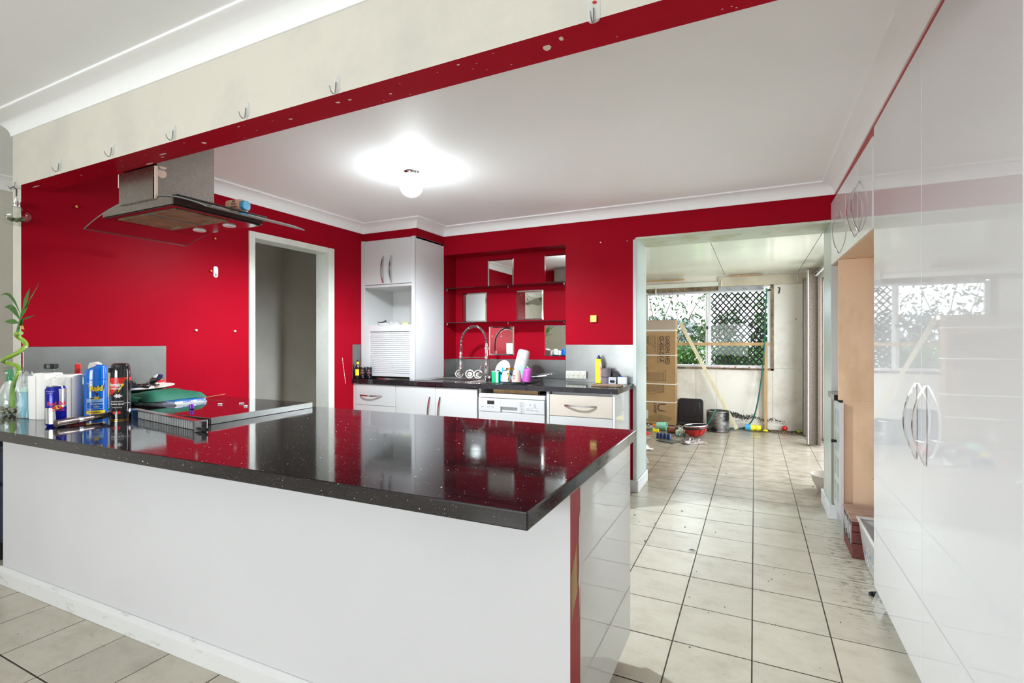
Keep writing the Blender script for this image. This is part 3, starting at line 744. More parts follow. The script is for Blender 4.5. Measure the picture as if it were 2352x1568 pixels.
# spring tap
t = thing('spring_tap', 'tall chrome spring neck kitchen tap behind the sink', 'tap', (-2.225, 4.05, .9))
G().lathe([(.026, .0015), (.026, .012), (.019, .02), (.019, .13), (.016, .135), (.012, .14), (.012, .27), (.017, .275), (.017, .30), (.011, .305), (.011, .33)], 18).obj('column', M['chrome'], t, smooth=40)
pts = [Vector((-2.229 + .004, 0, .33 - .0))]
arc = []
for i in range(41):
    a = PI * i / 40
    arc.append(Vector((-.135 + .135 * math.cos(a), 0, .35 + .14 * math.sin(a) + (.0 if i < 20 else -.02 * (i - 20) / 20))))
arc = [Vector((0, 0, .31))] + arc + [Vector((-.273, 0, .25))]
G().tube(arc, .0075, 8).obj('hose', M['black'], t, smooth=60)
# the spring: a fine coil around the hose
L = [0]
for i in range(1, len(arc)): L.append(L[-1] + (arc[i] - arc[i - 1]).length)
coil = []; turns = 42; N = turns * 8
for k in range(N + 1):
    s = L[-1] * k / N; i = max(j for j in range(len(L)) if L[j] <= s + 1e-9); i = min(i, len(arc) - 2)
    f = (s - L[i]) / (L[i + 1] - L[i]); p = arc[i].lerp(arc[i + 1], f); d = (arc[i + 1] - arc[i]).normalized(); nx = Vector((0, 1, 0)).cross(d)
    q = 2 * PI * turns * k / N; coil.append(p + nx * .0115 * math.cos(q) + Vector((0, 1, 0)) * .0115 * math.sin(q))
G().tube(coil, .0024, 5).obj('spring', M['chrome'], t, smooth=60)
G().lathe([(.012, .25), (.014, .248), (.014, .225), (.007, .222), (.007, .20), (.009, .198)][::-1], 14, (-.273, 0, 0)).obj('collar', M['chrome'], t, smooth=40)
G().lathe([(.021, .09), (.022, .10), (.015, .118), (.014, .19), (.017, .195), (.017, .215), (.006, .22)], 16, (-.273, 0, 0)).obj('spray_head', M['chrome'], t, smooth=40)
G().tube([(0, 0, .205), (-.26, 0, .200)], .0045, 8).obj('support_arm', M['chrome'], t, smooth=60)
G().lathe([(.015, .192), (.018, .194), (.018, .214), (.015, .216)], 14).obj('arm_collar', M['chrome'], t, smooth=40)
G().tube([(.0, -.01, .05), (-.03, -.05, .045), (-.045, -.07, .05)], [.018, .017, .014], 10).tube([(-.04, -.065, .055), (-.035, -.06, .10), (-.028, -.055, .13)], [.004, .0035, .004], 6).obj('mixer_lever', M['chrome'], t, smooth=50)
# splashbacks
def splash(label, g, mat='steel'):
    o = g.obj('splashback', M[mat], bevel=.001, seg=1); o['label'] = label; o['category'] = 'splashback'; return o
splash('brushed stainless splashback with power outlet, right of shelf niche', G().box(N1 + .002, O0 - .014, YB - .004, YB, .9005, 1.222))
g = G().box(N0 + .004, -2.379, 4.396, 4.3995, .9005, 1.073).box(-2.376, N1 - .004, 4.396, 4.3995, .9005, 1.078).box(N0 + .001, N0 + .004, YB + .002, 4.396, .9005, 1.075).box(N1 - .004, N1 - .001, YB + .002, 4.396, .9005, 1.08)
splash('low stainless splashback lining the niche behind tap and dishes', g)
splash('stainless splashback panel on red wall behind the bench clutter', G().box(XL, XL + .004, 1.232, 1.935, .902, 1.222))
splash('narrow stainless splashback strip in corner beside dark bottle', G().box(XL, XL + .004, 3.60, 3.709, .9005, 1.222))

# ---------------------------------------------------------------- tall corner cabinet standing on the worktop
t = thing('tall_cabinet', 'tall white cabinet on worktop with roller shutter and open shelf', 'cabinet', (-3.09, 3.95, .9))
X0, X1, Z1 = -3.40, -2.779, 2.212
g = G().box(X0 - .012, X0 + .004, 3.728, 4.18, .901, Z1).box(X0, X1, 3.73, 4.18, 2.195, Z1).box(X0 + .004, X1 - .018, 4.165, 4.18, .901, 2.195).box(X0 + .004, X1 - .018, 3.73, 4.165, 1.765, 1.782).box(X0 + .004, X1 - .018, 3.73, 4.165, 1.385, 1.405)
g.obj('carcass', M['carc'], t, world=True)
G().box(X1 - .017, X1, 3.728, 4.183, .901, Z1).obj('side_panel', M['lam'], t, world=True, bevel=.001, seg=1)
G().box(X0 - .012, X0 + .03, 3.71, 3.728, .901, Z1).obj('filler_strip', M['lam2'], t, world=True)
G().box(X1 - .036, X1, 3.71, 3.728, .901, Z1).obj('front_stile', M['lam2'], t, world=True)
G().box(X0 + .03, X1 - .036, 3.714, 3.728, 1.762, 1.784).obj('front_rail', M['lam2'], t, world=True)
dm = -3.077
for a, b, hx in ((X0 + .032, dm - .001, -3.139), (dm + .001, X1 - .034, -3.041)):
    d = G().box(a, b, 3.708, 3.726, 1.788, 2.206).obj('door', M['lam2'], t, world=True, bevel=.0012, seg=1)
    G().ribbon((hx, 3.707, 1.80 + .0), (hx, 3.707, 2.052), (0, -1, 0), .030, .014, .004).obj('handle', M['handle'], d, world=True, smooth=50)
# roller shutter in its frame
g = G().box(X0 + .03, -3.307, 3.710, 3.728, .901, 1.404).box(-2.836, X1 - .036, 3.710, 3.728, .901, 1.404).box(-3.307, -2.836, 3.710, 3.728, 1.343, 1.404)
g.obj('shutter_frame', M['lam2'], t, world=True, bevel=.001, seg=1)
for k in range(21):
    z = .955 + k * .0183
    G().box(-3.306, -2.837, 3.717, 3.724, z, z + .0168).obj('slat', M['lam2'], t, world=True, bevel=.0025, seg=1)
G().box(-3.306, -2.837, 3.711, 3.724, .922, .953).obj('bottom_rail', M['lam2'], t, world=True, bevel=.003)
G().box(-3.30, -2.84, 3.714, 3.722, .901, .908).obj('shutter_track', M['steelsink'], t, world=True)

# niche: mirrors and two glass shelves
ML = ['square mirror in the red niche, top row, left of two', 'square mirror in the red niche, top right', 'square mirror in niche middle row, behind the spring tap', 'square mirror in middle row of niche, right of centre', 'square mirror in bottom row of niche between tap and jug', 'square mirror at bottom right of niche above steel splashback']
MB = [(-2.397, -2.112, 1.79, 2.062), (-1.788, -1.504, 1.80, 2.066), (-2.697, -2.412, 1.446, 1.741), (-2.079, -1.800, 1.456, 1.741), (-2.384, -2.108, 1.114, 1.398), (-1.790, -1.504, 1.112, 1.402)]
for k, (l, (a, b, z0, z1)) in enumerate(zip(ML, MB)):
    t = thing('wall_mirror', l, 'mirror', ((a + b) / 2, 4.40, z0), 0, 'square mirrors in the niche')
    h = .014; ya, yb = 4.3955, 4.3995
    rt = Matrix.Rotation(rnd.uniform(-.004, .004), 3, 'Z')
    G().box(a + h, b - h, ya, yb, z0 + h, z1 - h).obj('mirror_face', M['mirror'], t, world=True)
    g = G(); O = [(a, z0), (b, z0), (b, z1), (a, z1)]; I = [(a + h, z0 + h), (b - h, z0 + h), (b - h, z1 - h), (a + h, z1 - h)]
    g.add([(x, ya + .002, z) for x, z in O] + [(x, ya - .0002, z) for x, z in I] + [(x, yb, z) for x, z in O], [(i, (i + 1) % 4, 4 + (i + 1) % 4, 4 + i) for i in range(4)] + [(i, 8 + i, 8 + (i + 1) % 4, (i + 1) % 4) for i in range(4)])
    g.obj('bevelled_edge', M['mirrorbev'], t, world=True)
for z, l in ((1.772, 'upper dark edged glass shelf across the red niche'), (1.432, 'lower dark edged glass shelf across the red niche')):
    t = thing('glass_shelf', l, 'shelf', (-2.14, 4.29, z), 0, 'glass shelves in the niche')
    G().box(N0 + .003, N1 - .003, 4.195, 4.394, z, z + .006).obj('pane', M['shelfglass'], t, world=True)
    G().box(N0 + .003, N1 - .003, 4.193, 4.195, z, z + .006).obj('front_edge', M['glossblack'], t, world=True)
    for x in (N0 + .02, -2.08, N1 - .02):
        G().lathe([(.007, 0), (.007, .02), (.004, .022)], 10, (x, 4.21, z - .021)).obj('support_stud', M['chrome'], t, world=True)

# ---------------------------------------------------------------- right hand side: pantry, overheads, recess
t = thing('pantry_cabinet', 'tall white gloss two door pantry at the right edge', 'cabinet', (.8, 2.1, 0))
G().box(.530, 1.1, 1.416, 2.876, .10, 2.262).obj('body', M['carc'], t, world=True)
G().box(.56, 1.09, 1.43, 2.84, 0, .10).obj('kickboard', M['kick'], t, world=True)
for a, b, hy in ((2.127, 2.878, 2.182), (1.416, 2.122, 2.074)):
    d = G().box(.508, .528, a, b, .098, 2.262).obj('door', M['lam'], t, world=True, bevel=.0012, seg=1)
    G().ribbon((.507, hy, .842), (.507, hy, 1.106), (-1, 0, 0), .034, .013, .0045, 18).obj('handle', M['chrome'], d, world=True, smooth=50)
G().box(.512, 1.1, 2.879, 2.895, .098, 2.262).obj('side_panel', M['lam'], t, world=True, bevel=.001, seg=1)
t = thing('overhead_cabinet', 'white gloss three door overhead cabinet above the fridge recess', 'cabinet', (.8, 3.5, 1.79))
def OX(g): return g.xf(lambda p: (p.x + (4.184 - p.y) * .0135, p.y, p.z))
OX(G().box(.512, 1.1, 2.897, 4.183, 1.80, 2.228)).obj('body', M['carc'], t, world=True)
OX(G().box(.495, 1.1, 2.897, 4.183, 1.786, 1.799)).obj('bottom_board', M['peach'], t, world=True)
for a, b, hy in ((3.62, 4.184, 3.84), (3.26, 3.616, 3.325), (2.898, 3.256, 3.195)):
    d = OX(G().box(.488, .508, a + .001, b - .001, 1.788, 2.228)).obj('door', M['lam'], t, world=True, bevel=.0012, seg=1)
    OX(G().ribbon((.487, hy, 1.83 if hy < 3.5 else 1.82), (.487, hy, 2.10 if hy < 3.5 else 2.09), (-1, 0, 0), .034, .013, .0045, 18)).obj('handle', M['chrome'], d, world=True, smooth=50)
o = G().box(.492, 1.1, 3.865, 3.881, .868, 1.785).box(.520, 1.1, 3.865, 3.881, .112, .868).obj('recess_side_panel', M['peach'], bevel=.001, seg=1)
o['label'] = 'peach stained board lining the far side of fridge recess'; o['category'] = 'panel'
t = thing('narrow_shelf_cabinet', 'narrow white unit with black top between recess board and doorway', 'cabinet', (.75, 4.03, 0))
G().box(.519, 1.1, 3.885, 4.16, .112, .858).box(.489, 1.1, 4.16, 4.178, .112, .858).obj('body', M_('beige_shelf_board', (.30, .26, .20), .6), t, world=True)
G().box(.52, 1.1, 3.866, 4.178, 0, .110).obj('kickboard', M['kick'], t, world=True)
G().box(.470, 1.1, 3.884, 4.18, .862, .900).obj('top', M['stone'], t, world=True, bevel=.002)
G().box(.489, 1.1, 4.165, 4.178, .901, 1.784).obj('back_board', M['carc'], t, world=True)
# the cut out door, a grid of openings two wide and four high
g = G(); xa, xb = .500, .516; ya, yb = 3.852, 4.150; zz0, zz1 = .115, .852
ys = [ya, ya + .060, ya + .125, ya + .165, ya + .230, yb]
zr = [zz0, .175, .305, .345, .475, .515, .640, .680, .795, zz1]
for i in range(5):
    for j in range(9):
        if i in (1, 3) and j in (1, 3, 5, 7): continue
        g.box(xa, xb, ys[i], ys[i + 1], zr[j], zr[j + 1])
d = g.obj('cutout_door', M['jamb'], t, world=True)
G().box(xa, xb + .002, ya - .012, ya, zz0 - .01, zz1).obj('edge_band', M_('lilac_edge_band', (.70, .62, .66), .5), d, world=True)
G().tube([(.499, 4.0, .578), (.468, 4.0, .578)], [.009, .012], 10).obj('knob', M['black'], d, world=True)
o = G().box(.508, .60, 3.70, 3.860, .0, .006).obj('loose_floor_strip', M['kick']); o['label'] = 'grey strip lying on floor at recess board foot'; o['category'] = 'strip'

# ---------------------------------------------------------------- range hood fixed to the back of the beam
t = thing('range_hood', 'stainless range hood with curved glass canopy hanging above the cooktop', 'range hood', (-2.615, 1.357, 1.88))
def gz(x): return 1.928 - .100 * ((x + 2.615) / .5) ** 2
HB = 1.3465
G().box(-2.758, -2.48, HB, 1.36, 1.905, 2.055).obj('chimney_back', M['steelhood'], t, world=True)
G().box(-2.752, -2.478, 1.362, 1.635, 1.925, 2.372).obj('chimney', M['steelhood'], t, world=True, bevel=.001, seg=1)
g = G(); blob(g, (-2.4776, 1.385, 2.028), (0, 1, 0), (0, 0, 1), .026, .022, 77, 12, .3); blob(g, (-2.4775, 1.39, 2.058), (0, 1, 0), (0, 0, 1), .022, .008, 78, 9, .5)
g.obj('paint_chip', M['chip'], t, world=True)
G().box(-2.766, -2.759, HB, 1.362, 1.99, 2.055).obj('torn_edge', M['chip'], t, world=True)
G().box(-2.474, -2.468, 1.350, 1.362, 1.905, 2.055).obj('torn_edge', M['chip'], t, world=True)
pts = [(-2.925, 1.868), (-2.345, 1.868)] + [(x, gz(x) - .004) for x in [-2.345 - .58 * i / 12 for i in range(13)]]
G().prism(pts, 1.357, 1.81, axis=1).obj('body', M['steelhood'], t, world=True, smooth=30)
G().box(-2.3448, -2.342, 1.358, 1.809, 1.868, gz(-2.345) - .001).obj('side_plate', M['hoodunder'], t, world=True)
G().box(-2.92, -2.35, 1.36, 1.806, 1.861, 1.8675).obj('underside_frame', M['hoodunder'], t, world=True, bevel=.003)
for a, b in ((-2.865, -2.612), (-2.600, -2.392)):
    f = G().box(a, b, 1.395, 1.655, 1.857, 1.8605).obj('filter', M['filter'], t, world=True)
    G().box(a + .05, a + .13, 1.62, 1.64, 1.852, 1.857).obj('latch', M['filter'], f, world=True)
G().box(-2.611, -2.601, 1.395, 1.655, 1.855, 1.8605).obj('filter_divider', M_('teal_strip', (.02, .16, .16), .3), t, world=True)
for x in (-2.74, -2.49): G().lathe([(.028, 0), (.032, .004), (.032, .008)], 16, (x, 1.725, 1.854)).obj('lamp', M['plast'], t, world=True)
g = G(); nx, ny = 24, 6
def glassfn(dz):
    def fn(u, v):
        x = -3.115 + 1.0 * u; e = 1.362 + (1.882 - .06 * abs(2 * u - 1) ** 3 * 0 - 1.362) * v + .03 * math.sin(PI * u) * v
        return (x, e, gz(x) + dz)
    return fn
g.grid(glassfn(0), nx, ny); g.grid(glassfn(.006), nx, ny)
cgo = g.obj('glass_canopy', M['hoodglass'], t, world=True, smooth=60)
g = G()
for e in (lambda s: glassfn(s)(0, 0), ): pass
edge = []
f0, f1 = glassfn(0), glassfn(.006)
loop = [(i / nx, 0) for i in range(nx)] + [(1, j / ny) for j in range(ny)] + [(1 - i / nx, 1) for i in range(nx)] + [(0, 1 - j / ny) for j in range(ny)]
vs = [f0(u, v) for u, v in loop] + [f1(u, v) for u, v in loop]; n = len(loop)
g.add(vs, [(i, (i + 1) % n, n + (i + 1) % n, n + i) for i in range(n)])
g.obj('glass_edge', M_('pale_glass_edge', (.16, .18, .17), .15), cgo, world=True)
g = G(); 
for i in range(10):
    y0, y1 = 1.362 + i * .046, 1.362 + (i + 1) * .046; z = gz(-2.34) + .0065
    g.box(-2.36, -2.325, y0, y1, z, z + .006)
g.obj('black_seal', M['black'], t, world=True)

# ceiling lamp
t = thing('ceiling_light', 'lit round opal globe lamp with chrome collar on kitchen ceiling', 'lamp', (-2.02, 2.66, CK))
G().lathe([(.052, 0), (.052, -.016), (.046, -.022), (.044, -.034)][::-1], 28).obj('collar', M['chrome'], t, smooth=40)
for a in (0, 2.1, 4.2): G().tube([(.04 * math.cos(a), .04 * math.sin(a), -.03), (.052 * math.cos(a), .052 * math.sin(a), -.032)], .003, 6).obj('screw', M['chrome'], t)
G().ball((0, 0, -.105), .076, 28).obj('globe', M['globe'], t, smooth=80)
sl = bpy.data.lights.new('lamp_fill_spot', 'SPOT'); sl.energy = 86; sl.spot_size = math.radians(172); sl.spot_blend = .5; sl.shadow_soft_size = .07; sl.color = (.84, .94, 1)  # spot added below the globe, extra downward fill for the kitchen
so = bpy.data.objects.new('lamp_fill_spot', sl); COL.objects.link(so); so.location = (-2.02, 2.66, CK - .27)
# ---------------------------------------------------------------- things on the wall, beam and ceiling
HOOKS = [(-3.467, 2.060, 'clear adhesive hook at left end of beam holding the glass bauble'), (-3.015, 2.088, 'clear adhesive hook on cream beam, next right of the bauble hook'),
         (-2.555, 2.086, 'clear adhesive hook on cream beam above left part of range hood chimney'), (-2.106, 2.079, 'clear adhesive hook on beam just right of range hood chimney'),
         (-1.668, 2.081, 'clear adhesive hook on beam, fifth from the left end'), (-1.228, 2.075, 'clear adhesive hook on beam, sixth from left, second from right'),
         (-.363, 2.066, 'large clear adhesive hook with red smears at right of beam')]
for k, (x, z, l) in enumerate(HOOKS):
    t = thing('wall_hook', l, 'hook', (x, 1.2245, z), 0, 'adhesive hooks along the cream beam')
    s = 1.25 if k == 6 else 1
    G().rbox(-.012 * s, .012 * s, -.0035, 0, -.012 * s, .042 * s, .010, axis=1).obj('backing_plate', M['clearpl'], t)
    p = [(0, -.006, .02), (0, -.008, -.004), (.0, -.010, -.018), (.0, -.018, -.024), (0, -.028, -.018), (0, -.034, -.004)]
    if k == 6: G().ball((.002, -.0045, .034), .006, 8, .5).obj('red_smear', M['canred'], t)
    G().tube(p, .0016, 6).obj('wire_hook', M['steel'], t, smooth=60)
t = thing('hanging_bauble', 'clear glass bauble terrarium hanging from hook at left end of beam', 'ornament', (-3.385, 1.195, 2.030), 0)
G().tube([(-.075, .003, .012), (-.03, .0, .012), (0, 0, -.005), (.002, 0, -.02), (0, 0, -.04)], .0035, 6).obj('chain', M['bronze'], t)
G().tube([(-.016, 0, -.072), (-.010, 0, -.05), (0, 0, -.040), (.010, 0, -.05), (.016, 0, -.072)], .0009, 5).obj('wire_loop', M['chrome'], t)
G().lathe([(.018, -.094), (.018, -.074), (.019, -.070), (.019, -.068)], 20).obj('cap', M['chrome'], t, smooth=40)
pr = [(max(.0005, .067 * math.sin(PI * i / 20)), -.143 - .048 * math.cos(PI * i / 20)) for i in range(20)] + [(.012, -.096)]
G().lathe(pr, 32, cap=False).obj('glass_bulb', M['bulbglass'], t, smooth=80)
g = G()
for i in range(26):
    a = rnd.uniform(0, 6.28); q = rnd.uniform(0, .032); g.ball((q * math.cos(a), q * math.sin(a), -.168 + rnd.uniform(0, .012) + q * .25), rnd.uniform(.006, .011), 7, .7, jit=.002)
g.obj('dried_moss', M['moss'], t, kind='stuff')
o = thing('wall_hook', 'white oval adhesive hook on red wall left of the doorway', 'hook', (XL, 2.265, 1.74))
G().rbox(.0, .006, -.017, .017, -.040, .040, .0168, 6, axis=0).obj('backing_plate', M['plast'], o, bevel=.002)
G().tube([(.006, 0, -.004), (.014, 0, -.02), (.018, 0, -.026), (.022, 0, -.02)], .004, 6).obj('hook', M['plast'], o, smooth=50)
def screw(y, z, l, brass=True, wall='L'):
    loc = (XL, y, z) if wall == 'L' else (y, YB, z)
    o = thing('wall_plug', l, 'screw', loc)
    if wall == 'L': G().tube([(0, 0, 0), (.014, 0, 0)], .007, 8).obj('plug', M['gold'] if brass else M['plast'], o)
    else: G().tube([(0, 0, 0), (0, -.01, 0)], .006, 8).obj('plug', M['rag'] if brass else M['plast'], o)
screw(1.456, 2.003, 'small brass wall plug high on red wall near the bauble'); screw(2.256, 1.972, 'small brass wall plug on red wall under right of hood canopy')
screw(2.228, 1.742, 'round grey screw head beside the white oval wall hook'); screw(2.125, 1.327, 'pale wall plug on red wall above bench, left one of two', False); screw(2.407, 1.326, 'pale wall plug on red wall above bench, nearer the doorway', False)
screw(-1.183, 2.095, 'pale hole plug high on red wall right of niche', False, 'B'); screw(-.956, 2.09, 'dark screw high on red wall near top of sunroom opening', True, 'B')
o = thing('wall_block', 'small yellow square block stuck on red wall right of niche', 'block', (-1.244, YB, 1.445))
G().rbox(-.028, .028, -.020, 0, -.030, .030, .004, axis=1).obj('block', M_('aged_yellow', (.72, .50, .12), .5), o, bevel=.003)
sc = G()
for i in range(7): sc.add([(XL + .0005, 3.47 + i * .006, 1.10 - i * .035), (XL + .0005, 3.475 + i * .006, 1.10 - i * .035), (XL + .0005, 3.479 + i * .006, 1.07 - i * .035), (XL + .0005, 3.474 + i * .006, 1.07 - i * .035)], [(0, 1, 2, 3)])
sc.obj('scratch', M['chip'], bpy.data.objects['wall_left'], kind='stuff')
# four gang outlet on the splashback
def outlet(name, label, x0, x1, z0, z1, n, y, th, top):
    t = thing(name, label, 'socket', ((x0 + x1) / 2, y, z0))
    G().rbox(x0, x1, y - th, y, z0, z1, .004, axis=1).obj('body', M['ivory'], t, world=True, bevel=.002)
    w_ = (x1 - x0) / n
    for k in range(n):
        c = x0 + w_ * (k + .5); zt_ = z1 - (z1 - z0) * .24
        G().box(c - .006, c + .006, y - th - .003, y - th, zt_ - .007, zt_ + .007).obj('rocker_switch', M['plast'], t, world=True, bevel=.001)
        g = G(); zc = z0 + (z1 - z0) * .33
        for a, dx, dz in ((.5, -.008, .006), (-.5, .008, .006), (0, 0, -.009)):
            g.obox((c + dx, y - th - .0003, zc + dz), .0026, .0008, .0085, Ry(a))
        g.obj('pin_slots', M['black'], t, world=True, kind='stuff')
    return t
outlet('power_outlet', 'ivory four gang power outlet on steel splashback right of niche', -1.487, -1.302, .928, .992, 4, YB - .004, .03, 1)
outlet('power_outlet', 'white power outlet at back of the open cabinet shelf', -2.905, -2.803, 1.425, 1.50, 1, 4.165, .01, 0)

# ---------------------------------------------------------------- on the back worktop
ZW = .9005; ZS = .903
t = thing('sauce_bottle', 'dark bottle with yellow label and black cap in corner by tall cabinet', 'bottle', (-3.378, 3.628, ZW))
G().lathe([(.024, 0), (.026, .004), (.026, .095), (.022, .112), (.011, .135), (.010, .160)], 20).obj('body', M_('dark_bottle_glass', (.015, .012, .008), .08), t, smooth=40)
G().lathe([(.0112, .125), (.0112, .158)], 20).obj('neck_band', M['canyellow'], t)
G().lathe([(.011, .160), (.011, .176)], 20).obj('cap', M['black'], t, bevel=.001)
g = G(); patch_cyl(g, .0264, lambda z: -1.9, lambda z: -.4, .03, .088); g.obj('label', M['canyellow'], t)
for k, (x, y, l) in enumerate(((-3.327, 3.640, 'black drink can in front of corner, nearer the dark bottle'), (-3.275, 3.668, 'black drink can beside the tall cabinet, right of its twin'))):
    t = thing('drink_can', l, 'can', (x, y, ZW), 0, 'black cans in the corner')
    G().lathe([(.022, 0), (.027, .006), (.027, .100), (.023, .108)], 20).obj('body', M['glossblack'], t, smooth=40)
    G().lathe([(.023, .108), (.024, .111), (.021, .109), (.001, .108)], 20).obj('lid', M['cansilver'], t, smooth=40)
    g = G()
    for q, (s, zz, sz) in enumerate((('XX', .078, .018), ('XXV', .055, .02), ('III', .028, .013))): text_cyl(g, s, sz, .0273, -1.0, zz, .02)
    g.obj('lettering', M_('wine_print', (.35, .10, .14), .4), t, kind='stuff')
# three metal plugs and lids leaning on the splashback behind the bowl
for k, (x, y, a, l) in enumerate(((-2.545, 4.10, -.9, 'left steel sink strainer leaning on splashback behind sink'), (-2.43, 4.10, -1.0, 'middle steel sink strainer leaning behind sink'), (-2.335, 4.095, -.9, 'steel sink strainer leaning next to tap base'))):
    t = thing('sink_strainer', l, 'strainer', (x, y, ZS + .036), 0, 'steel strainers behind the sink')
    R = Rz(.25 + .1 * k) @ Rx(1.25)
    G().lathe([(.001, .0), (.024, .001), (.030, .008), (.041, .010), (.043, .013), (.040, .014), (.028, .011), (.022, .004), (.001, .003)], 22, (0, 0, 0), R).obj('rim', M['steelhood'], t, smooth=40)
    G().ball((0, -.014, .004), .008, 10).obj('knob', M['chrome'], t)
t = thing('black_tin', 'small black round tin with steel top beside green carton', 'tin', (-2.045, 3.790, ZS + .001))
G().lathe([(.036, 0), (.038, .003), (.038, .034)], 24).obj('body', M['black'], t, smooth=40)
G().lathe([(.036, .034), (.036, .050), (.032, .053), (.001, .051)], 24).obj('lid', M['steelsink'], t, smooth=40)
t = thing('green_carton', 'green and white small carton standing left of the white mug', 'carton', (-1.955, 3.745, ZS + .001), .1)
G().box(-.040, .024, -.020, .020, 0, .094).obj('box', M_('carton_green', (.0, .35, .14), .5), t, bevel=.001)
G().box(.000, .016, -.0206, -.0202, .002, .092).obj('label', M['plast'], t)
G().box(-.041, .025, -.021, .021, .0935, .0965).obj('top_flap', M['plast'], t)
def mug(name, label, cat, x, y, z, r0, r1, h, mat, tilt=(0, 0), hnd=None, rz=0, lip=None):
    t = thing(name, label, cat, (x, y, z)); t.rotation_euler = (tilt[0], tilt[1], rz)
    # upside down: mouth r0 on the board, foot r1 at the top
    G().lathe([(r0 - .003, .0), (r0, .0), (r0, .004), ((r0 + r1) / 2 + .0005, h / 2), (r1, h - .012), (r1 - .004, h - .003), (r1 - .010, h), (r1 - .016, h - .002), (.001, h - .003)], 28, cap=False).obj('cup', mat, t, smooth=50)
    if hnd:
        a, hm = hnd; c, s_ = math.cos(a), math.sin(a)
        G().tube([((r0 - .003) * c, (r0 - .003) * s_, h * .2), ((r0 + .018) * c, (r0 + .018) * s_, h * .22), ((r0 + .024) * c, (r0 + .024) * s_, h * .5), ((r0 + .016) * c, (r0 + .016) * s_, h * .75), ((r1 - .004) * c, (r1 - .004) * s_, h * .78)], .0042, 8).obj('handle', hm, t, smooth=60)
    return t
t = thing('dish_rack', 'low black wire dish rack holding cups, jug and plate', 'rack', (-1.83, 3.93, ZS + .003), 0)
g = G(); zr = .008
for y in [-.20 + i * .05 for i in range(8)]: g.tube([(-.07, y, zr), (.135, y, zr)], .003, 6)
g.obj('wires', M['dark'], t, kind='stuff')
G().tube([(-.07, -.2, .004), (.135, -.2, .004), (.135, .15, .004), (-.07, .15, .004)], .004, 6, closed=True).obj('base_ring', M['dark'], t)
G().tube([(-.07, -.05, .055), (.150, -.05, .055), (.155, .15, .055), (-.07, .15, .055)], .0035, 6, closed=True).obj('top_ring', M['dark'], t)
for x, y in ((.145, -.05), (.15, .15), (-.07, .15), (-.07, -.05)): G().tube([(x, y, .004), (x, y, .055)], .003, 6).obj('upright', M['dark'], t)
G().tube([(.135, -.02, .012), (.235, .02, .034)], .0025, 6).obj('spout', M['dark'], t)
mug('mug', 'white mug upside down with gold handle, between green carton and pink mug', 'mug', -1.868, 3.742, ZS + .014, .042, .030, .088, M['ceram'], hnd=(-.75, M['gold']))
m2 = mug('mug', 'pale pink tapered mug upside down with gold lettering', 'mug', -1.766, 3.735, ZS + .014, .043, .030, .098, M['pink'], hnd=(2.3, M['pink']))
g = G(); text_cyl(g, 'baby', .018, .0395, -1.75, .055, .01); text_cyl(g, 'girl', .018, .0405, -1.7, .034, .01); g.obj('gold_lettering', M['gold'], m2, kind='stuff')
mug('cup', 'bright magenta plastic cup upside down, tilted, at right of the mugs', 'cup', -1.690, 3.770, ZS + .018, .041, .034, .106, M['magenta'], tilt=(.04, .10))
mug('cup', 'mint green cup upside down behind the magenta cup', 'cup', -1.800, 3.90, ZS + .030, .040, .034, .105, M['teal'], tilt=(0, .05))
mug('glass_jar', 'small jar with gold rim behind the pink mug', 'jar', -1.895, 3.875, ZS + .014, .036, .034, .106, M['vaseglass'])
G().lathe([(.0365, .09), (.037, .104), (.034, .107)], 24).obj('gold_rim', M['gold'], bpy.data.objects['glass_jar'])
t = thing('dinner_plate', 'white plate standing on edge behind the blue cloth', 'plate', (-2.035, 4.02, ZS + .091))
G().lathe([(.001, .004), (.055, .004), (.088, .012), (.090, .010), (.056, .0), (.001, 0)], 36, (0, 0, 0), Rz(-.3) @ Rx(1.25)).obj('dish', M['ceram'], t, smooth=50)
t = thing('blue_cloth', 'bright blue rubber glove draped behind the white mug', 'glove', (-1.955, 3.84, ZS + .003))
def fn(u, v):
    x = -.055 + .13 * u; r = .098 - .045 * abs(u - .5) ** 1.2 + .012 * math.sin(9 * u + 1)
    return (x + .01 * math.sin(7 * v), -.01 + .03 * math.sin(v * PI) * (1 if v < .5 else .6) - .02 * v + .02, r * math.sin(min(1, 1.25 * v) * PI / 2) + (.006 * math.sin(14 * u) * v))
def fnb(u, v):
    x, y, z = fn(u, v); return (x, y + .006 + .05 * (1 - v), z)
G().grid(fn, 14, 8).grid(fnb, 14, 8).obj('glove_body', M_('sky_blue_rubber', (.0, .36, .75), .4), t, smooth=60)
G().tube([(.0, .01, .09), (.002, .008, .112), (.005, .005, .122)], [.007, .006, .003], 7).obj('finger_tip', M_('sky_blue_rubber', (.0, .36, .75), .4), t, smooth=60)
t = thing('plastic_jug', 'tall translucent jug upside down, leaning back on splashback', 'jug', (-1.925, 4.10, ZS + .016)); t.rotation_euler = (-.10, .20, .1)
G().lathe([(.063, 0), (.063, .006), (.054, .24), (.048, .255), (.036, .262), (.001, .262)], 30, cap=False).obj('jug_body', M['milky'], t, smooth=45)
G().tube([(.058, 0, .03), (.085, 0, .028), (.092, 0, .06), (.086, 0, .10), (.056, 0, .12)], .006, 8, flat=1.5).obj('handle', M['milky'], t, smooth=60)
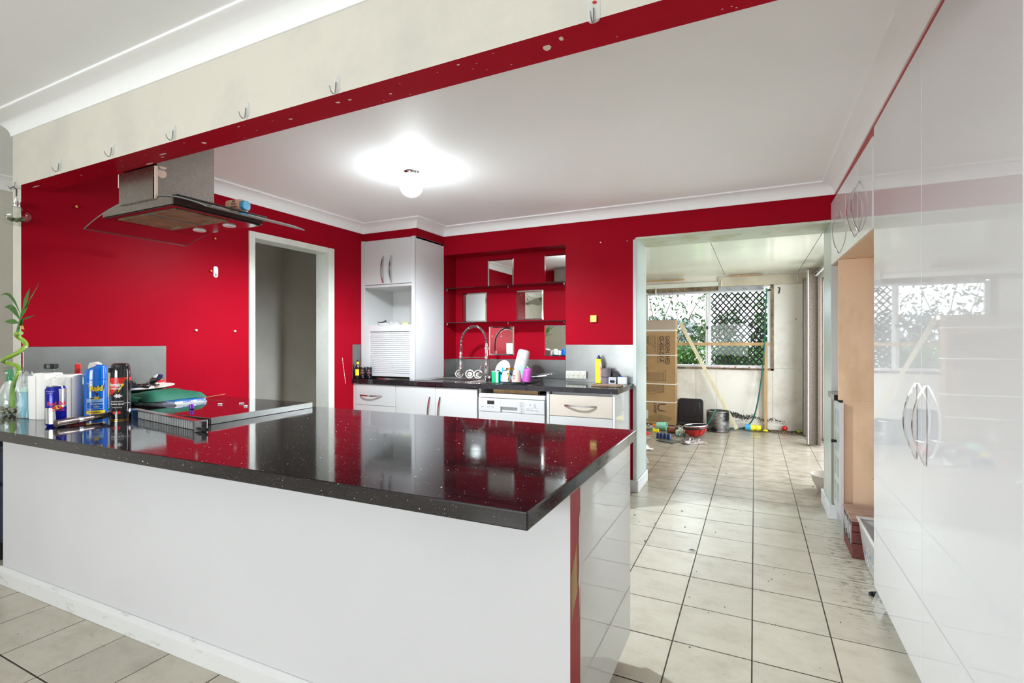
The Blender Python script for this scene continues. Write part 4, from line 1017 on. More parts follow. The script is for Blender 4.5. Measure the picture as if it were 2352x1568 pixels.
for k in range(4):
    l = ['fork', 'spoon', 'knife', 'spatula'][k]
    t = thing(l, 'steel ' + l + ' lying at right side of the dish rack', l, (-1.64 + .006 * k, 3.93 + .05 * k, ZS + .045 + .006 * k), .15 + .14 * k)
    G().tube([(-.07, 0, 0), (.0, 0, .004), (.055, 0, .012)], [.0025, .003, .004], 6, flat=.5).obj('shaft', M['steelsink'], t, smooth=60)
    if k == 0:
        for q in (-1, 0, 1): G().tube([(.055, q * .004, .012), (.085, q * .005, .02)], .0013, 5).obj('tine', M['steelsink'], t)
    elif k == 1: G().ball((.068, 0, .015), .014, 10, .35).obj('bowl', M['steelsink'], t, smooth=60)
    elif k == 2: G().obox((.075, 0, .016), .045, .012, .002).obj('blade', M['steelsink'], t)
    else: G().obox((.075, 0, .018), .045, .035, .002).obj('blade', M['dark'], t)
# right of the niche
t = thing('squeeze_bottle', 'tall yellow squeeze bottle with dark blue nozzle on right end of worktop', 'bottle', (-1.175, 4.095, ZW))
G().rbox(-.028, .028, -.018, .018, 0, .19, .014, axis=2).rbox(-.024, .024, -.016, .016, .19, .205, .012, axis=2).obj('body', M['yellow'], t, bevel=.003)
G().box(.014, .0285, -.0186, -.0182, .02, .17).obj('label', M_('beige_label', (.6, .45, .35), .5), t)
g = G(); text_plane(g, 'LIQUID CLEANER', .011, (.0215, -.0188, .095), (0, 0, 1), (-1, 0, 0), .01); g.obj('lettering', M['canred'], t, kind='stuff')
G().lathe([(.018, .205), (.017, .215), (.008, .224), (.006, .236)], 18).obj('nozzle', M['navypl'], t, smooth=40)
t = thing('tumbler', 'smoky mauve see-through tumbler beside the yellow bottle', 'tumbler', (-1.105, 4.065, ZW))
G().lathe([(.038, 0), (.041, .125), (.042, .128), (.040, .128), (.037, .006)], 28, cap=False).lathe([(.038, .0), (.0005, .0)], 28, cap=False).obj('wall', M['mauve'], t, smooth=50)
G().lathe([(.0402, .055), (.0405, .060)], 28, cap=False).obj('band', M['dark'], t)
t = thing('black_box', 'black peaked pouch behind the silver gadget', 'pouch', (-1.045, 4.12, ZW))
G().prism([(-.035, 0), (.035, 0), (.036, .06), (.030, .066), (.003, .105), (-.004, .105), (-.034, .066), (-.036, .06)], -.02, .02, axis=1).obj('pouch_body', M['black'], t, bevel=.004)
t = thing('small_gadget', 'small silver box gadget with dark oval window', 'gadget', (-1.040, 4.035, ZW))
G().rbox(-.032, .030, -.018, .018, 0, .058, .004, axis=1).obj('case', M_('silver_plastic', (.5, .52, .58), .3), t, bevel=.002)
G().rbox(-.020, .020, -.0195, -.018, .014, .036, .0108, 6, axis=1).obj('window', M['glossblack'], t)
t = thing('white_box', 'small white box with blue lid knob at worktop end', 'box', (-.965, 4.05, ZW))
G().rbox(-.036, .034, -.02, .02, 0, .060, .003, axis=1).obj('case', M['plast'], t, bevel=.003)
G().ball((-.008, 0, .062), .012, 10, .7).obj('knob', M['blue'], t)
t = thing('charred_board', 'thin scorched serving board lying on right end of worktop', 'board', (-1.03, 3.865, ZW), .06)
G().rbox(-.125, .105, -.085, .085, 0, .010, .03, axis=2).obj('board', M['mouldwood'], t, bevel=.003)
G().rbox(-.09, .07, -.055, .055, .010, .0115, .03, axis=2).obj('worn_middle', M['woodred'], t)
# things on the cabinet shelf
zs = 1.4055
t = thing('shelf_dish', 'round white dish with lid at left of open cabinet shelf', 'dish', (-3.19, 3.775, zs))
G().lathe([(.035, 0), (.055, .003), (.058, .014), (.052, .018), (.001, .019)], 26).obj('dish', M['plast'], t, smooth=40)
t = thing('black_clip', 'small black hair clip on top of the white dish', 'clip', (-3.20, 3.770, zs + .020), .3)
G().tube([(-.04, 0, .004), (0, 0, .008), (.035, 0, .022)], [.003, .005, .008], 6).tube([(-.04, 0, .004), (-.05, 0, .016)], .003, 6).obj('clip_body', M['black'], t)
t = thing('plastic_wrap', 'crumpled clear plastic bag in middle of open cabinet shelf', 'bag', (-3.06, 3.79, zs))
def fn(u, v): return (-.05 + .15 * u, -.03 + .06 * v, .002 + .030 * math.sin(PI * v) * (1 - .6 * u) * (1 + .4 * math.sin(13 * u + 5 * v)))
G().grid(fn, 14, 8).obj('film', M['clearpl'], t, smooth=70)
t = thing('shelf_tub', 'flat white tub with yellow green lid on open cabinet shelf', 'tub', (-2.935, 3.775, zs))
G().lathe([(.030, 0), (.038, .014)], 24).obj('tub', M['plast'], t, smooth=40)
G().lathe([(.040, .014), (.040, .020), (.001, .021)], 24).obj('lid', M_('lime_lid', (.55, .60, .05), .4), t, smooth=40)
t = thing('charger', 'dark coiled charger cable at right of open cabinet shelf', 'cable', (-2.86, 3.83, zs + .004))
G().tube([(.035 * math.cos(a * .5) * (1 - .01 * a), .025 * math.sin(a * .5), .0006 * a) for a in range(30)], .0028, 6).obj('cord', M['dark'], t, smooth=60)
G().obox((.005, -.03, .008), .03, .02, .018).obj('plug', M['dark'], t, bevel=.002)

# ---------------------------------------------------------------- on the bench, left end
ZB = .9003
def cam_ang(x, y): return math.atan2(-y, -x)
# vase with spiral bamboo
t = thing('glass_vase', 'clear flared glass vase with pebbles at left end of bench', 'vase', (-3.195, 1.115, ZB))
pr = [(.036, .0), (.048, .012), (.052, .05), (.050, .085), (.040, .105), (.028, .135), (.024, .165), (.028, .195), (.040, .226), (.043, .230)]
G().lathe(pr, 30, cap=False).lathe([(.036, .0), (.0005, .001)], 30, cap=False).obj('glass', M['vaseglass'], t, smooth=60)
g = G()
for i in range(46):
    a = rnd.uniform(0, 6.28); q = .040 * math.sqrt(rnd.random()); g.ball((q * math.cos(a), q * math.sin(a), rnd.uniform(.008, .04)), rnd.uniform(.006, .010), 7, .75, jit=.0012)
g.obj('pebble_fill', M['pebble'], t, kind='stuff')
g = G()
for i in range(14):
    a = i * 2 * PI / 14
    for sgn in (1, -1): g.tube([(.0525 * math.cos(a), .0525 * math.sin(a), .045), (.051 * math.cos(a + sgn * .45), .051 * math.sin(a + sgn * .45), .085)], .0010, 4)
g.obj('cut_glass_pattern', M['vaseglass'], t, kind='stuff')
t = thing('lucky_bamboo', 'spiral green bamboo stem with leaves growing out of glass vase', 'plant', (-3.195, 1.115, ZB + .03))
b0 = (-3.195, 1.115, .93)
W = [(-3.198, .935), (-3.200, .98), (-3.196, 1.03), (-3.178, 1.07), (-3.170, 1.10), (-3.20, 1.130), (-3.258, 1.142), (-3.262, 1.155), (-3.20, 1.165), (-3.135, 1.180), (-3.105, 1.200), (-3.108, 1.228), (-3.135, 1.250), (-3.142, 1.272), (-3.115, 1.286), (-3.082, 1.289)]
off = [0, 0, 0, .006, .012, .02, .01, -.01, -.03, -.03, -.01, .015, .02, .0, -.015, -.01]
def smoothp(P, n=5):
    out = []
    for i in range(len(P) - 1):
        a = Vector(P[max(i - 1, 0)]); b = Vector(P[i]); c = Vector(P[i + 1]); d = Vector(P[min(i + 2, len(P) - 1)])
        for k in range(n):
            u = k / n; out.append(.5 * ((2 * b) + (-a + c) * u + (2 * a - 5 * b + 4 * c - d) * u * u + (-a + 3 * b - 3 * c + d) * u ** 3))
    return out + [Vector(P[-1])]
sp = smoothp([(x - b0[0], off[i], z - b0[2]) for i, (x, z) in enumerate(W)])
G().tube(sp, .0095, 10).obj('stem', M['stem'], t, smooth=70)
up = smoothp([(-3.118 - b0[0], -.01, 1.285 - b0[2]), (-3.120 - b0[0], -.005, 1.32 - b0[2]), (-3.112 - b0[0], 0, 1.36 - b0[2]), (-3.098 - b0[0], 0, 1.40 - b0[2])])
G().tube(up, [.0065 - .003 * i / (len(up) - 1) for i in range(len(up))], 8).obj('shoot', M['leaf'], t, smooth=70)
for q in (.28, .5, .72):
    p = sp[int(q * len(sp))]; G().ball(p, .0108, 10, .5).obj('stem_node', M['skirt'], t)
def leaf(P0, P1, width, droop, par, mat='leaf', seed=0, face=None):
    P0, P1 = Vector(P0), Vector(P1); D = P1 - P0; L = D.length; side = D.normalized().cross(Vector(face or (0, -1, .15))).normalized(); vs = []
    n = 9
    for i in range(n + 1):
        u = i / n; c = P0 + D * u + Vector((0, 0, droop * 4 * u * (1 - u)))
        w_ = width * max(.04, max(0, math.sin(PI * min(1, u ** .8 * 1.02))) ** .8) * (.25 + .75 * min(1, u * 3))
        nrm = D.normalized().cross(side)
        vs += [c - side * w_ / 2, c + nrm * w_ * .10, c + side * w_ / 2]
    fs = []
    for i in range(n):
        a = i * 3; fs += [(a, a + 1, a + 4, a + 3), (a + 1, a + 2, a + 5, a + 4)]
    g = G().add(vs, fs); o = g.obj('leaf', M[mat], par, smooth=70); return o
LV = [((-3.098, 1.395), (-3.025, 1.497), .045, .0, 'leaf'), ((-3.105, 1.36), (-3.335, 1.468), .016, .055, 'leaf'), ((-3.11, 1.34), (-3.283, 1.415), .030, .030, 'leaf'),
      ((-3.10, 1.365), (-3.022, 1.445), .026, .004, 'leaf'), ((-3.05, 1.43), (-2.935, 1.52), .010, -.006, 'leaf'), ((-3.11, 1.355), (-2.975, 1.372), .010, -.003, 'leafd'),
      ((-3.125, 1.335), (-3.285, 1.345), .024, .006, 'leaf'), ((-3.122, 1.325), (-3.08, 1.36), .028, -.002, 'leafd'), ((-3.118, 1.312), (-3.078, 1.305), .018, .008, 'leafy'), ((-3.12, 1.312), (-3.15, 1.306), .010, .006, 'leafy')]
for a, b, wd, dp, mm in LV: leaf((a[0] - b0[0], 0, a[1] - b0[2]), (b[0] - b0[0], 0, b[1] - b0[2]), wd, dp, t, mm)
# spray bottles and cleaners
def spray_head(par, z, mat, side=1, s=1.0, trig='plast'):
    G().lathe([(.013 * s, z), (.014 * s, z + .018 * s), (.010 * s, z + .022 * s)], 16).obj('collar', mat, par, smooth=40)
    pts = [(-.030 * s, z + .022 * s), (-.018 * s, z + .020 * s), (.012 * s, z + .022 * s), (.014 * s, z + .040 * s), (.040 * s, z + .042 * s), (.042 * s, z + .056 * s), (.020 * s, z + .064 * s), (-.020 * s, z + .060 * s), (-.032 * s, z + .040 * s)]
    G().prism([(side * a, b) for a, b in pts], -.011 * s, .011 * s, axis=1).obj('head', mat, par, bevel=.003)
    G().tube([(side * .026 * s, 0, z + .040 * s), (side * .030 * s, 0, z + .022 * s), (side * .022 * s, 0, z + .004 * s)], .0045 * s, 6).obj('trigger', mat, par, smooth=60)
    G().lathe([(.006 * s, 0), (.006 * s, .008 * s)], 10, (side * .042 * s, 0, z + .049 * s), Ry(side * PI / 2)).obj('nozzle', M[trig], par)
t = thing('spray_bottle', 'white bottle with green trigger at far left behind the vase', 'spray bottle', (-3.372, 1.165, ZB), -.6)
G().lathe([(.038, 0), (.040, .005), (.040, .09), (.030, .125), (.014, .15)], 22).obj('bottle', M['plast'], t, smooth=45)
spray_head(t, .15, M_('green_trigger', (.0, .30, .10), .35), 1, .9)
t = thing('cleaner_bottle', 'clear bottle with wide black screw cap behind the paper towels', 'bottle', (-3.105, 1.225, ZB))
G().lathe([(.038, 0), (.042, .006), (.042, .165), (.034, .190), (.020, .208), (.018, .218)], 26, cap=False).obj('bottle', M['vaseglass'], t, smooth=45)
G().lathe([(.026, .217), (.027, .220), (.027, .238), (.026, .240)], 24).obj('cap', M['black'], t, bevel=.001)
t = thing('spray_bottle', 'bottle with red trigger half hidden behind the blue spray can', 'spray bottle', (-3.150, 1.352, ZB), 2.7)
G().lathe([(.036, 0), (.038, .005), (.038, .10), (.030, .15), (.013, .175)], 22).obj('bottle', M_('pale_green_plastic', (.25, .6, .35), .3), t, smooth=45)
spray_head(t, .172, M['reduniform'], 1, 1.0)
t = thing('spray_bottle', 'bottle with curved white trigger rising above blue spray can', 'spray bottle', (-3.065, 1.385, ZB), .1)
G().lathe([(.034, 0), (.036, .005), (.036, .11), (.028, .155), (.013, .18)], 22).obj('bottle', M_('green_bottle_plastic', (.02, .42, .16), .3), t, smooth=45)
spray_head(t, .178, M['plast'], 1, 1.05)
t = thing('spray_bottle', 'clear spray bottle with teal liquid between blue and black cans', 'spray bottle', (-2.842, 1.315, ZB), .0)
G().lathe([(.026, 0), (.028, .004), (.028, .11), (.022, .145), (.011, .17), (.011, .18)], 22, cap=False).obj('bottle', M['clearpl'], t, smooth=45)
G().lathe([(.001, .002), (.026, .002), (.0268, .062), (.001, .062)], 20, cap=False).obj('liquid', M_('dark_teal_liquid', (.0, .10, .12), .1), t)
spray_head(t, .175, M_('frosted_white', (.72, .76, .76), .3), -1, .9)
# turquoise bottle inside a clear bag
t = thing('turquoise_bottle', 'turquoise liquid bottle inside crumpled clear bag beside vase', 'bottle', (-3.010, 1.098, ZB + .002))
G().rbox(-.028, .028, -.016, .016, 0, .115, .012).obj('liquid_body', M['cyan'], t, bevel=.004)
G().rbox(-.026, .026, -.015, .015, .115, .135, .011).obj('shoulder', M['teal'], t, bevel=.004)
G().rbox(-.029, -.005, -.0166, -.0162, .03, .105, .002, axis=1).obj('print_strip', M_('pale_print', (.3, .7, .8), .3), t)
t = thing('clear_bag', 'crumpled clear plastic bag around the turquoise bottle', 'bag', (-3.010, 1.098, ZB))
r6 = random.Random(6)
def fn(u, v):
    a = 2 * PI * u; rr = .043 + .006 * math.sin(5 * a + 7 * v) + .004 * math.sin(11 * a - 9 * v) - .012 * max(0, v - .75) * 4
    return (rr * 1.05 * math.cos(a), rr * .62 * math.sin(a), .001 + .20 * v + .012 * math.sin(3 * a) * v)
G().grid(fn, 36, 14).obj('film', M['clearpl'], t, smooth=80)
# paper towels
for x, y, r, h, l, mm in ((-2.905, 1.135, .050, .206, 'white paper towel roll standing behind the blue energy can', 0), (-2.812, 1.175, .046, .200, 'white paper towel roll standing against the blue spray can', 1)):
    t = thing('paper_towel_roll', l, 'paper towel', (x, y, ZB), .3 + mm, 'paper towel rolls on bench')
    G().lathe([(.018, h), (.018, h - .05), (.001, h - .05)], 18, cap=False).obj('core', M['card'], t)
    G().lathe([(r - .002, 0), (r, .003), (r, h - .003), (r - .003, h), (.018, h - .001)], 40, cap=False).obj('roll', M['paper'], t, smooth=50)
    def fn(u, v):
        a = 3.6 + 1.1 * u; rr = r + .0015 + .030 * max(0, (1 - u) - .35) * (1 + .2 * v); return (rr * math.cos(a), rr * math.sin(a), .001 + (h - .012) * v)
    G().grid(fn, 14, 4).obj('loose_sheet', M['paper'], t, smooth=60)
# blue energy drink can
def can(par, r, h, wall, lidm='cansilver'):
    G().lathe([(r * .80, 0), (r * .86, .002), (r, .010), (r, h - .014), (r * .84, h - .003)], 36).obj('wall', wall, par, smooth=35)
    G().lathe([(r * .84, h - .003), (r * .88, h), (r * .84, h), (r * .80, h - .005), (.001, h - .006)], 36, cap=False).obj('lid', M[lidm], par, smooth=35)
x, y = -2.610, 1.045; A = cam_ang(x, y)
t = thing('energy_drink_can', 'tall blue and silver energy drink can at front left of bench', 'can', (x, y, ZB))
r, h = .034, .166; can(t, r, h, M['canblue'])
q = r + .0003
g = G()
patch_cyl(g, q, lambda z: A - 1.6, lambda z: A - .05 - (z - .02) * 2.2 + .1, .012, .078, 8, 14)
patch_cyl(g, q, lambda z: A + .25 + (.155 - z) * 2.9 * .45, lambda z: A + 1.35, .080, .155, 8, 12)
g.obj('silver_panels', M['cansilver'], t, smooth=60)
def txt(par, name, items, mat, rr):
    g = G()
    for s_, sz, a, z, bd, sx in items: text_cyl(g, s_, sz, rr, a, z, bd, 0, sx)
    return g.obj(name, M[mat], par, kind='stuff')
txt(t, 'lettering', [('Red Bull', .0225, A + .12, .094, .03, .92)], 'crimson', r + .0007)
txt(t, 'small_lettering', [('ENERGY DRINK', .0075, A + .15, .066, .01, 1)], 'canred', r + .0007)
txt(t, 'top_lettering', [('Vitalizes Body', .0052, A - .55, .146, 0, 1), ('and Mind', .0052, A - .55, .139, 0, 1), ('473 ml', .006, A - .8, .017, 0, 1)], 'inkw', r + .0008)
g = G(); vs = [( (r + .0006) * math.cos(A + .15 + .0105 * math.cos(i * PI / 10) / r), (r + .0006) * math.sin(A + .15 + .0105 * math.cos(i * PI / 10) / r), .0795 + .0085 * math.sin(i * PI / 10)) for i in range(20)]
g.add(vs, [tuple(range(20))]); g.obj('sun_disc', M['canyellow'], t)
for s_ in (-1, 1):
    pts = [(.002, .000), (.005, .006), (.011, .0075), (.016, .0045), (.021, .005), (.0235, .001), (.019, .001), (.017, -.004), (.014, -.0015), (.010, -.004), (.006, -.001)]
    rr = r + .001; g = G().add([(rr * math.cos(A + .15 + s_ * a / rr), rr * math.sin(A + .15 + s_ * a / rr), .0755 + b) for a, b in pts], [tuple(range(len(pts)))])
    g.obj('bull_emblem', M['canred'], t)
# blue insect spray
x, y = -2.735, 1.243; A = cam_ang(x, y); r = .044
t = thing('spray_can', 'large blue insect spray can with blue cap on bench', 'spray can', (x, y, ZB))
G().lathe([(r - .003, 0), (r, .004), (r, .172), (r - .001, .176)], 40).obj('can_body', M['sprayblue'], t, smooth=35)
def capfn(u, v):
    a = 2 * PI * u; top = .232 + .012 * math.cos(a - A - .9)
    if v < .7: k = v / .7; rr = r * (1 - .06 * k * k); z = .1765 + (top - .012 - .1765) * k
    else: k = (v - .7) / .3; rr = r * .94 * max(0, math.cos(k * PI / 2)) ** .55; z = top - .012 + .012 * math.sin(k * PI / 2)
    return (max(rr, .0004) * math.cos(a), max(rr, .0004) * math.sin(a), z)
G().grid(capfn, 36, 14).obj('cap', M['sprayblue'], t, smooth=50)
q = r + .0004
g = G(); pts = [(-.030, .162), (-.016, .153), (0, .150), (.016, .156), (.034, .166), (.028, .130), (.008, .122), (.004, .104), (-.004, .121), (-.026, .128)]
g.add([(q * math.cos(A + a / q), q * math.sin(A + a / q), b - .006) for a, b in pts], [tuple(range(len(pts)))]); g.obj('black_badge', M['black'], t)
txt(t, 'lettering', [('Raid', .0335, A + .0, .1355, .045, .84)], 'canyellow', q + .0005)
txt(t, 'small_lettering', [('Flying Insect', .0105, A + .08, .066, .01, .95), ('Killer', .0105, A + .05, .053, .01, 1), ('One Shot', .0065, A - .55, .160, 0, 1)], 'inkw', q + .0003)
g = G(); patch_cyl(g, q, lambda z: A - .85, lambda z: A + .80, .020, .036, 2, 16); g.obj('yellow_band', M['canyellow'], t, smooth=60)
txt(t, 'band_lettering', [('Odourless', .010, A - .15, .028, .02, 1)], 'ink', q + .0004)
g = G(); patch_cyl(g, q, lambda z: A - .85, lambda z: A + .62, .042, .090, 3, 16); g.obj('pale_panel', M_('print_pale_blue', (.25, .42, .75), .3), t, smooth=60)
g = G(); patch_cyl(g, q + .0001, lambda z: A - .80, lambda z: A + .58, .045, .074, 3, 16); g.obj('blue_panel', M['sprayblue'], t, smooth=60)
g = G(); rr = q + .0005; pts = [(.021 * math.cos(i * PI / 9) * (1 if i % 2 else .45), .010 * math.sin(i * PI / 9) * (1 if i % 2 else .45)) for i in range(18)]
g.add([(rr * math.cos(A + a / rr), rr * math.sin(A + a / rr), .092 + b) for a, b in pts], [tuple(range(18))]); g.obj('flash_emblem', M['canyellow'], t)
g = G(); rr = q + .0008
for dx in (-.014, .016): g.add([(rr * math.cos(A + (dx + .009 * math.cos(i * PI / 5)) / rr), rr * math.sin(A + (dx + .009 * math.cos(i * PI / 5)) / rr), .092 + .0028 * math.sin(i * PI / 5)) for i in range(10)], [tuple(range(10))])
g.obj('insect_emblem', M['ink'], t, kind='stuff')
# black insect spray with a red panel and yellow straw
x, y = -2.572, 1.262; A = cam_ang(x, y); r = .0385
t = thing('spray_can', 'black insect spray can with red panel and yellow straw', 'spray can', (x, y, ZB))
G().lathe([(r, .004), (r, .190)], 40, cap=True).obj('can_body', M['glossblack'], t, smooth=35)
G().lathe([(r - .002, 0), (r + .001, .001), (r + .001, .004), (r - .001, .005)], 40).obj('base_rim', M['gold'], t, smooth=35)
def capb(u, v):
    a = 2 * PI * u
    if v < .7: k = v / .7; rr = r * (1 - .12 * k * k); z = .1905 + .050 * k
    else: k = (v - .7) / .3; rr = r * .88 * max(0, math.cos(k * PI / 2)) ** .5; z = .2405 + .012 * math.sin(k * PI / 2)
    return (max(rr, .0004) * math.cos(a), max(rr, .0004) * math.sin(a), z)
G().grid(capb, 36, 14).obj('cap', M['glossblack'], t, smooth=50)
q = r + .0004
def ax(z): return A + .72 - (.190 - z) * 18
g = G(); patch_cyl(g, q, lambda z: A - 1.3, lambda z: max(A - 1.28, A + .62 - (.189 - z) / .075 * 1.45), .114, .189, 8, 14); g.obj('red_panel', M['canred'], t, smooth=60)
g = G(); patch_cyl(g, q, lambda z: A + .88, lambda z: A + 1.5, .176, .189, 2, 6); g.obj('red_panel', M['canred'], t, smooth=60)
bolt = [(.62, .189), (.67, .189), (.22, .158), (.36, .158), (-.25, .122), (-.10, .149), (.12, .150), (.02, .158)]
g = G().add([((q + .0004) * math.cos(A + a), (q + .0004) * math.sin(A + a), b) for a, b in bolt], [tuple(range(len(bolt)))]); g.obj('lightning_emblem', M['canyellow'], t)
txt(t, 'lettering', [('Mortein', .0225, A - .62, .157, .03, .78), ('POWERGARD', .010, A - .55, .140, .02, .8)], 'inkw', q + .0006)
txt(t, 'small_lettering', [('CRAWLING INSECT', .0065, A - .35, .083, .01, .9), ('Surface Spray', .011, A - .35, .072, .02, .85), ('Long Lasting', .0075, A - .35, .058, .0, 1), ('Low Odour', .0065, A + .62, .075, .01, 1)], 'inkw', q + .0005)
g = G(); rr = q + .0005; pts = [(.017 * math.cos(i * PI / 8) * (1.2 if i % 2 else .55), .011 * math.sin(i * PI / 8) * (1 if i % 2 else .5)) for i in range(16)]
g.add([(rr * math.cos(A - .25 + a / rr), rr * math.sin(A - .25 + a / rr), .108 + b) for a, b in pts], [tuple(range(16))]); g.obj('splash_emblem', M['inkw'], t)
for aa, zz, nm in ((-.62, .034, 'insect_badge'), (-.12, .034, 'insect_badge')):
    g = G(); g.add([(rr * math.cos(A + aa + .006 * math.cos(i * PI / 6) / rr), rr * math.sin(A + aa + .006 * math.cos(i * PI / 6) / rr), zz + .006 * math.sin(i * PI / 6)) for i in range(12)], [tuple(range(12))]); g.obj(nm, M['canred'], t)
g = G(); g.add([(rr * math.cos(A + 1.0 + a / rr), rr * math.sin(A + 1.0 + a / rr), .040 + b) for a, b in ((-.009, 0), (0, -.011), (.009, 0), (0, .011))], [(0, 1, 2, 3)]); g.obj('hazard_diamond', M['inkw'], t)
ca = A - 1.15
G().tube([((r + .004) * math.cos(ca), (r + .004) * math.sin(ca), .212), ((r + .006) * math.cos(ca), (r + .006) * math.sin(ca), .105)], .0026, 8).obj('straw', M['canyellow'], t, smooth=60)
G().obox(((r + .0) * math.cos(ca), (r + .0) * math.sin(ca), .222), .016, .012, .02, Rz(ca)).obj('straw_clip', M['black'], t, bevel=.002)
# torch like shaver lying in front
t = thing('electric_shaver', 'bronze tube shaped trimmer lying in front of the cans', 'trimmer', (-2.562, 1.052, ZB + .0165))
p0, p1 = Vector((.02, -.035, 0)), Vector((-.03, .150, .004)); D = (p1 - p0)
G().tube([p0, p0 + D * .01, p0 + D * .35, p0 + D * .42, p0 + D * .55, p0 + D * .97], [.012, .0155, .0155, .0125, .0125, .0125], 14).obj('handle', M['bronze'], t, smooth=35)
G().tube([p0 + D * .44, p0 + D * .52], .0132, 14).obj('band', M['cansilver'], t, smooth=35)
dn = D.normalized(); G().prism([(.0, -.014), (.055, .014), (.060, .018), (.050, .020), (.020, .012), (.0, .012)], -.010, .010, axis=1).xf(lambda p: p0 + D * .97 + dn * p.x + Vector((dn.y, -dn.x, 0)) * p.y + Vector((0, 0, p.z))).obj('blade_head', M['bronze'], t, bevel=.002)
t = thing('red_lighter', 'small red packet lying behind the bronze trimmer', 'packet', (-2.655, 1.135, ZB), 1.1)
G().rbox(-.040, .032, -.012, .012, 0, .020, .004).obj('packet', M['canred'], t, bevel=.003)
# cooktop, with its steel edge, and the slotted steel vent strip in front of it
t = thing('cooktop', 'black glass cooktop with steel edging lying on the bench', 'cooktop', (-2.6, 1.66, ZB))
cp = [(-3.13, 1.345), (-2.060, 1.345), (-2.110, 1.935), (-3.13, 2.0)]
cp = [(-3.01, 1.345), (-2.060, 1.342), (-2.110, 1.925), (-3.01, 1.925)]
G().prism(cp, .9005, .922).obj('tray', M['dark'], t, world=True)
G().prism(cp, .922, .926).obj('glass_top', M_('black_ceramic_glass', (.012, .006, .008), .05, coat=.3), t, world=True)
def edge(a, b):
    a, b = Vector(a + (.915,)), Vector(b + (.915,)); d = (b - a); n_ = Vector((d.y, -d.x, 0)).normalized() * .004
    G().add([a - n_ + Vector((0, 0, z)) for z in (-.014, .013)] + [a + n_ + Vector((0, 0, z)) for z in (-.014, .013)] + [b - n_ + Vector((0, 0, z)) for z in (-.014, .013)] + [b + n_ + Vector((0, 0, z)) for z in (-.014, .013)], [(0, 1, 3, 2), (4, 5, 7, 6), (0, 1, 5, 4), (2, 3, 7, 6), (0, 2, 6, 4), (1, 3, 7, 5)]).obj('steel_edge', M['steel'], t, world=True, bevel=.001)
edge(cp[1], cp[2]); edge(cp[0], cp[1])
t = thing('vent_strip', 'slotted black and steel vent strip standing in front of cooktop', 'vent', (-2.25, 1.29, ZB))
a, b = Vector((-2.60, 1.320, 0)), Vector((-1.935, 1.222, 0))
def along(u, z, o=0): d = (b - a).normalized(); return a + (b - a) * u + Vector((d.y, -d.x, 0)) * o + Vector((0, 0, z))
def slab(u0, u1, z0, z1, o0, o1): 
    v = [along(u, z, o) for u in (u0, u1) for o in (o0, o1) for z in (z0, z1)]
    return G().add(v, [(0, 1, 3, 2), (4, 6, 7, 5), (0, 4, 5, 1), (2, 3, 7, 6), (0, 2, 6, 4), (1, 5, 7, 3)])
slab(0, 1, .9005, .938, -.022, -.004).obj('back_plate', M['black'], t, world=True)
slab(0, 1, .934, .9385, -.024, .004).obj('top_lip', M['steelsink'], t, world=True)
for i in range(34): slab(.12 + i * .0235, .12 + i * .0235 + .0055, .902, .933, -.0035, .0015).obj('fin', M['alu'], t, world=True)
slab(.985, 1.0, .9005, .944, -.026, .020).obj('end_plate', M['steelsink'], t, world=True, bevel=.001)
slab(1.0, 1.055, .904, .916, -.012, .0).obj('hinge_pin', M['black'], t, world=True)
# green bag with magazines and a plate of odds and ends on the cooktop
t = thing('magazine', 'glossy blue and white magazine under the green bag', 'magazine', (-2.80, 1.60, .9265), .18)
G().box(-.12, .155, -.09, .09, 0, .006).obj('pages', M['plast'], t); G().box(-.12, .156, -.091, .091, .006, .0072).obj('cover', M['magcov'], t)
t = thing('magazine', 'second magazine with purple blue spine under green bag', 'magazine', (-2.82, 1.62, .9342), .10)
G().box(-.12, .150, -.085, .085, 0, .008).obj('pages', M['magcov'], t); G().box(-.12, .151, -.086, .086, .008, .009).obj('cover', M['blue'], t)
t = thing('green_bag', 'folded green fabric shopping bag under the plate', 'bag', (-2.93, 1.60, .9436))
def bagf(top):
    def fn(u, v):
        x = -.20 + .40 * u; y = -.14 + .29 * v; e = min(u, 1 - u, v, 1 - v); k = min(1, e * 7) ** .5
        return (x + .01 * math.sin(8 * v), y + .008 * math.sin(7 * u), (.034 + .006 * math.sin(9 * u + 4 * v) + .012 * u) * k * top + .001)
    return fn
G().grid(bagf(1), 20, 16).grid(bagf(0), 20, 16).obj('folded_bag', M['greenfab'], t, smooth=70)
g = G()
def fold(u, v):
    a = PI * v; return (-.13 + .30 * u, -.15 - .020 * math.sin(a), .018 - .016 * math.cos(a) - .010 * u)
g.grid(fold, 14, 8); g.obj('front_fold', M['greenfab'], t, smooth=70)
G().tube([(-.02, -.165, .012), (.06, -.175, .022), (.11, -.165, .020), (.12, -.155, .010)], .008, 8, flat=.35).obj('strap', M['greenfab'], t, smooth=70)
zp = .988
t = thing('dinner_plate', 'flowered plate full of odds and ends on the green bag', 'plate', (-3.00, 1.605, zp + .004)); t.rotation_euler = (.075, 0, 0)
G().lathe([(.001, .0), (.075, .0), (.122, .013), (.124, .011), (.078, -.004), (.001, -.004)], 40).obj('dish', M['plate'], t, smooth=50)
t = thing('black_cable', 'tangled black plastic straps and cable on the flowered plate', 'cable', (-3.00, 1.60, zp + .016)); t.rotation_euler = (.075, 0, 0)
pts = [(.11 * math.cos(a * .7) * (1 - a * .02), .04 * math.sin(a * 1.1) - .02, .004 + .008 * abs(math.sin(a * 2))) for a in [i * .35 for i in range(34)]]
G().tube(smoothp(pts, 3), .004, 6).obj('cord', M['black'], t, smooth=60)
G().tube([(-.07, -.05, .006), (.02, -.06, .010), (.10, -.045, .006)], .007, 6, flat=.4).obj('strap', M['dark'], t, smooth=60)
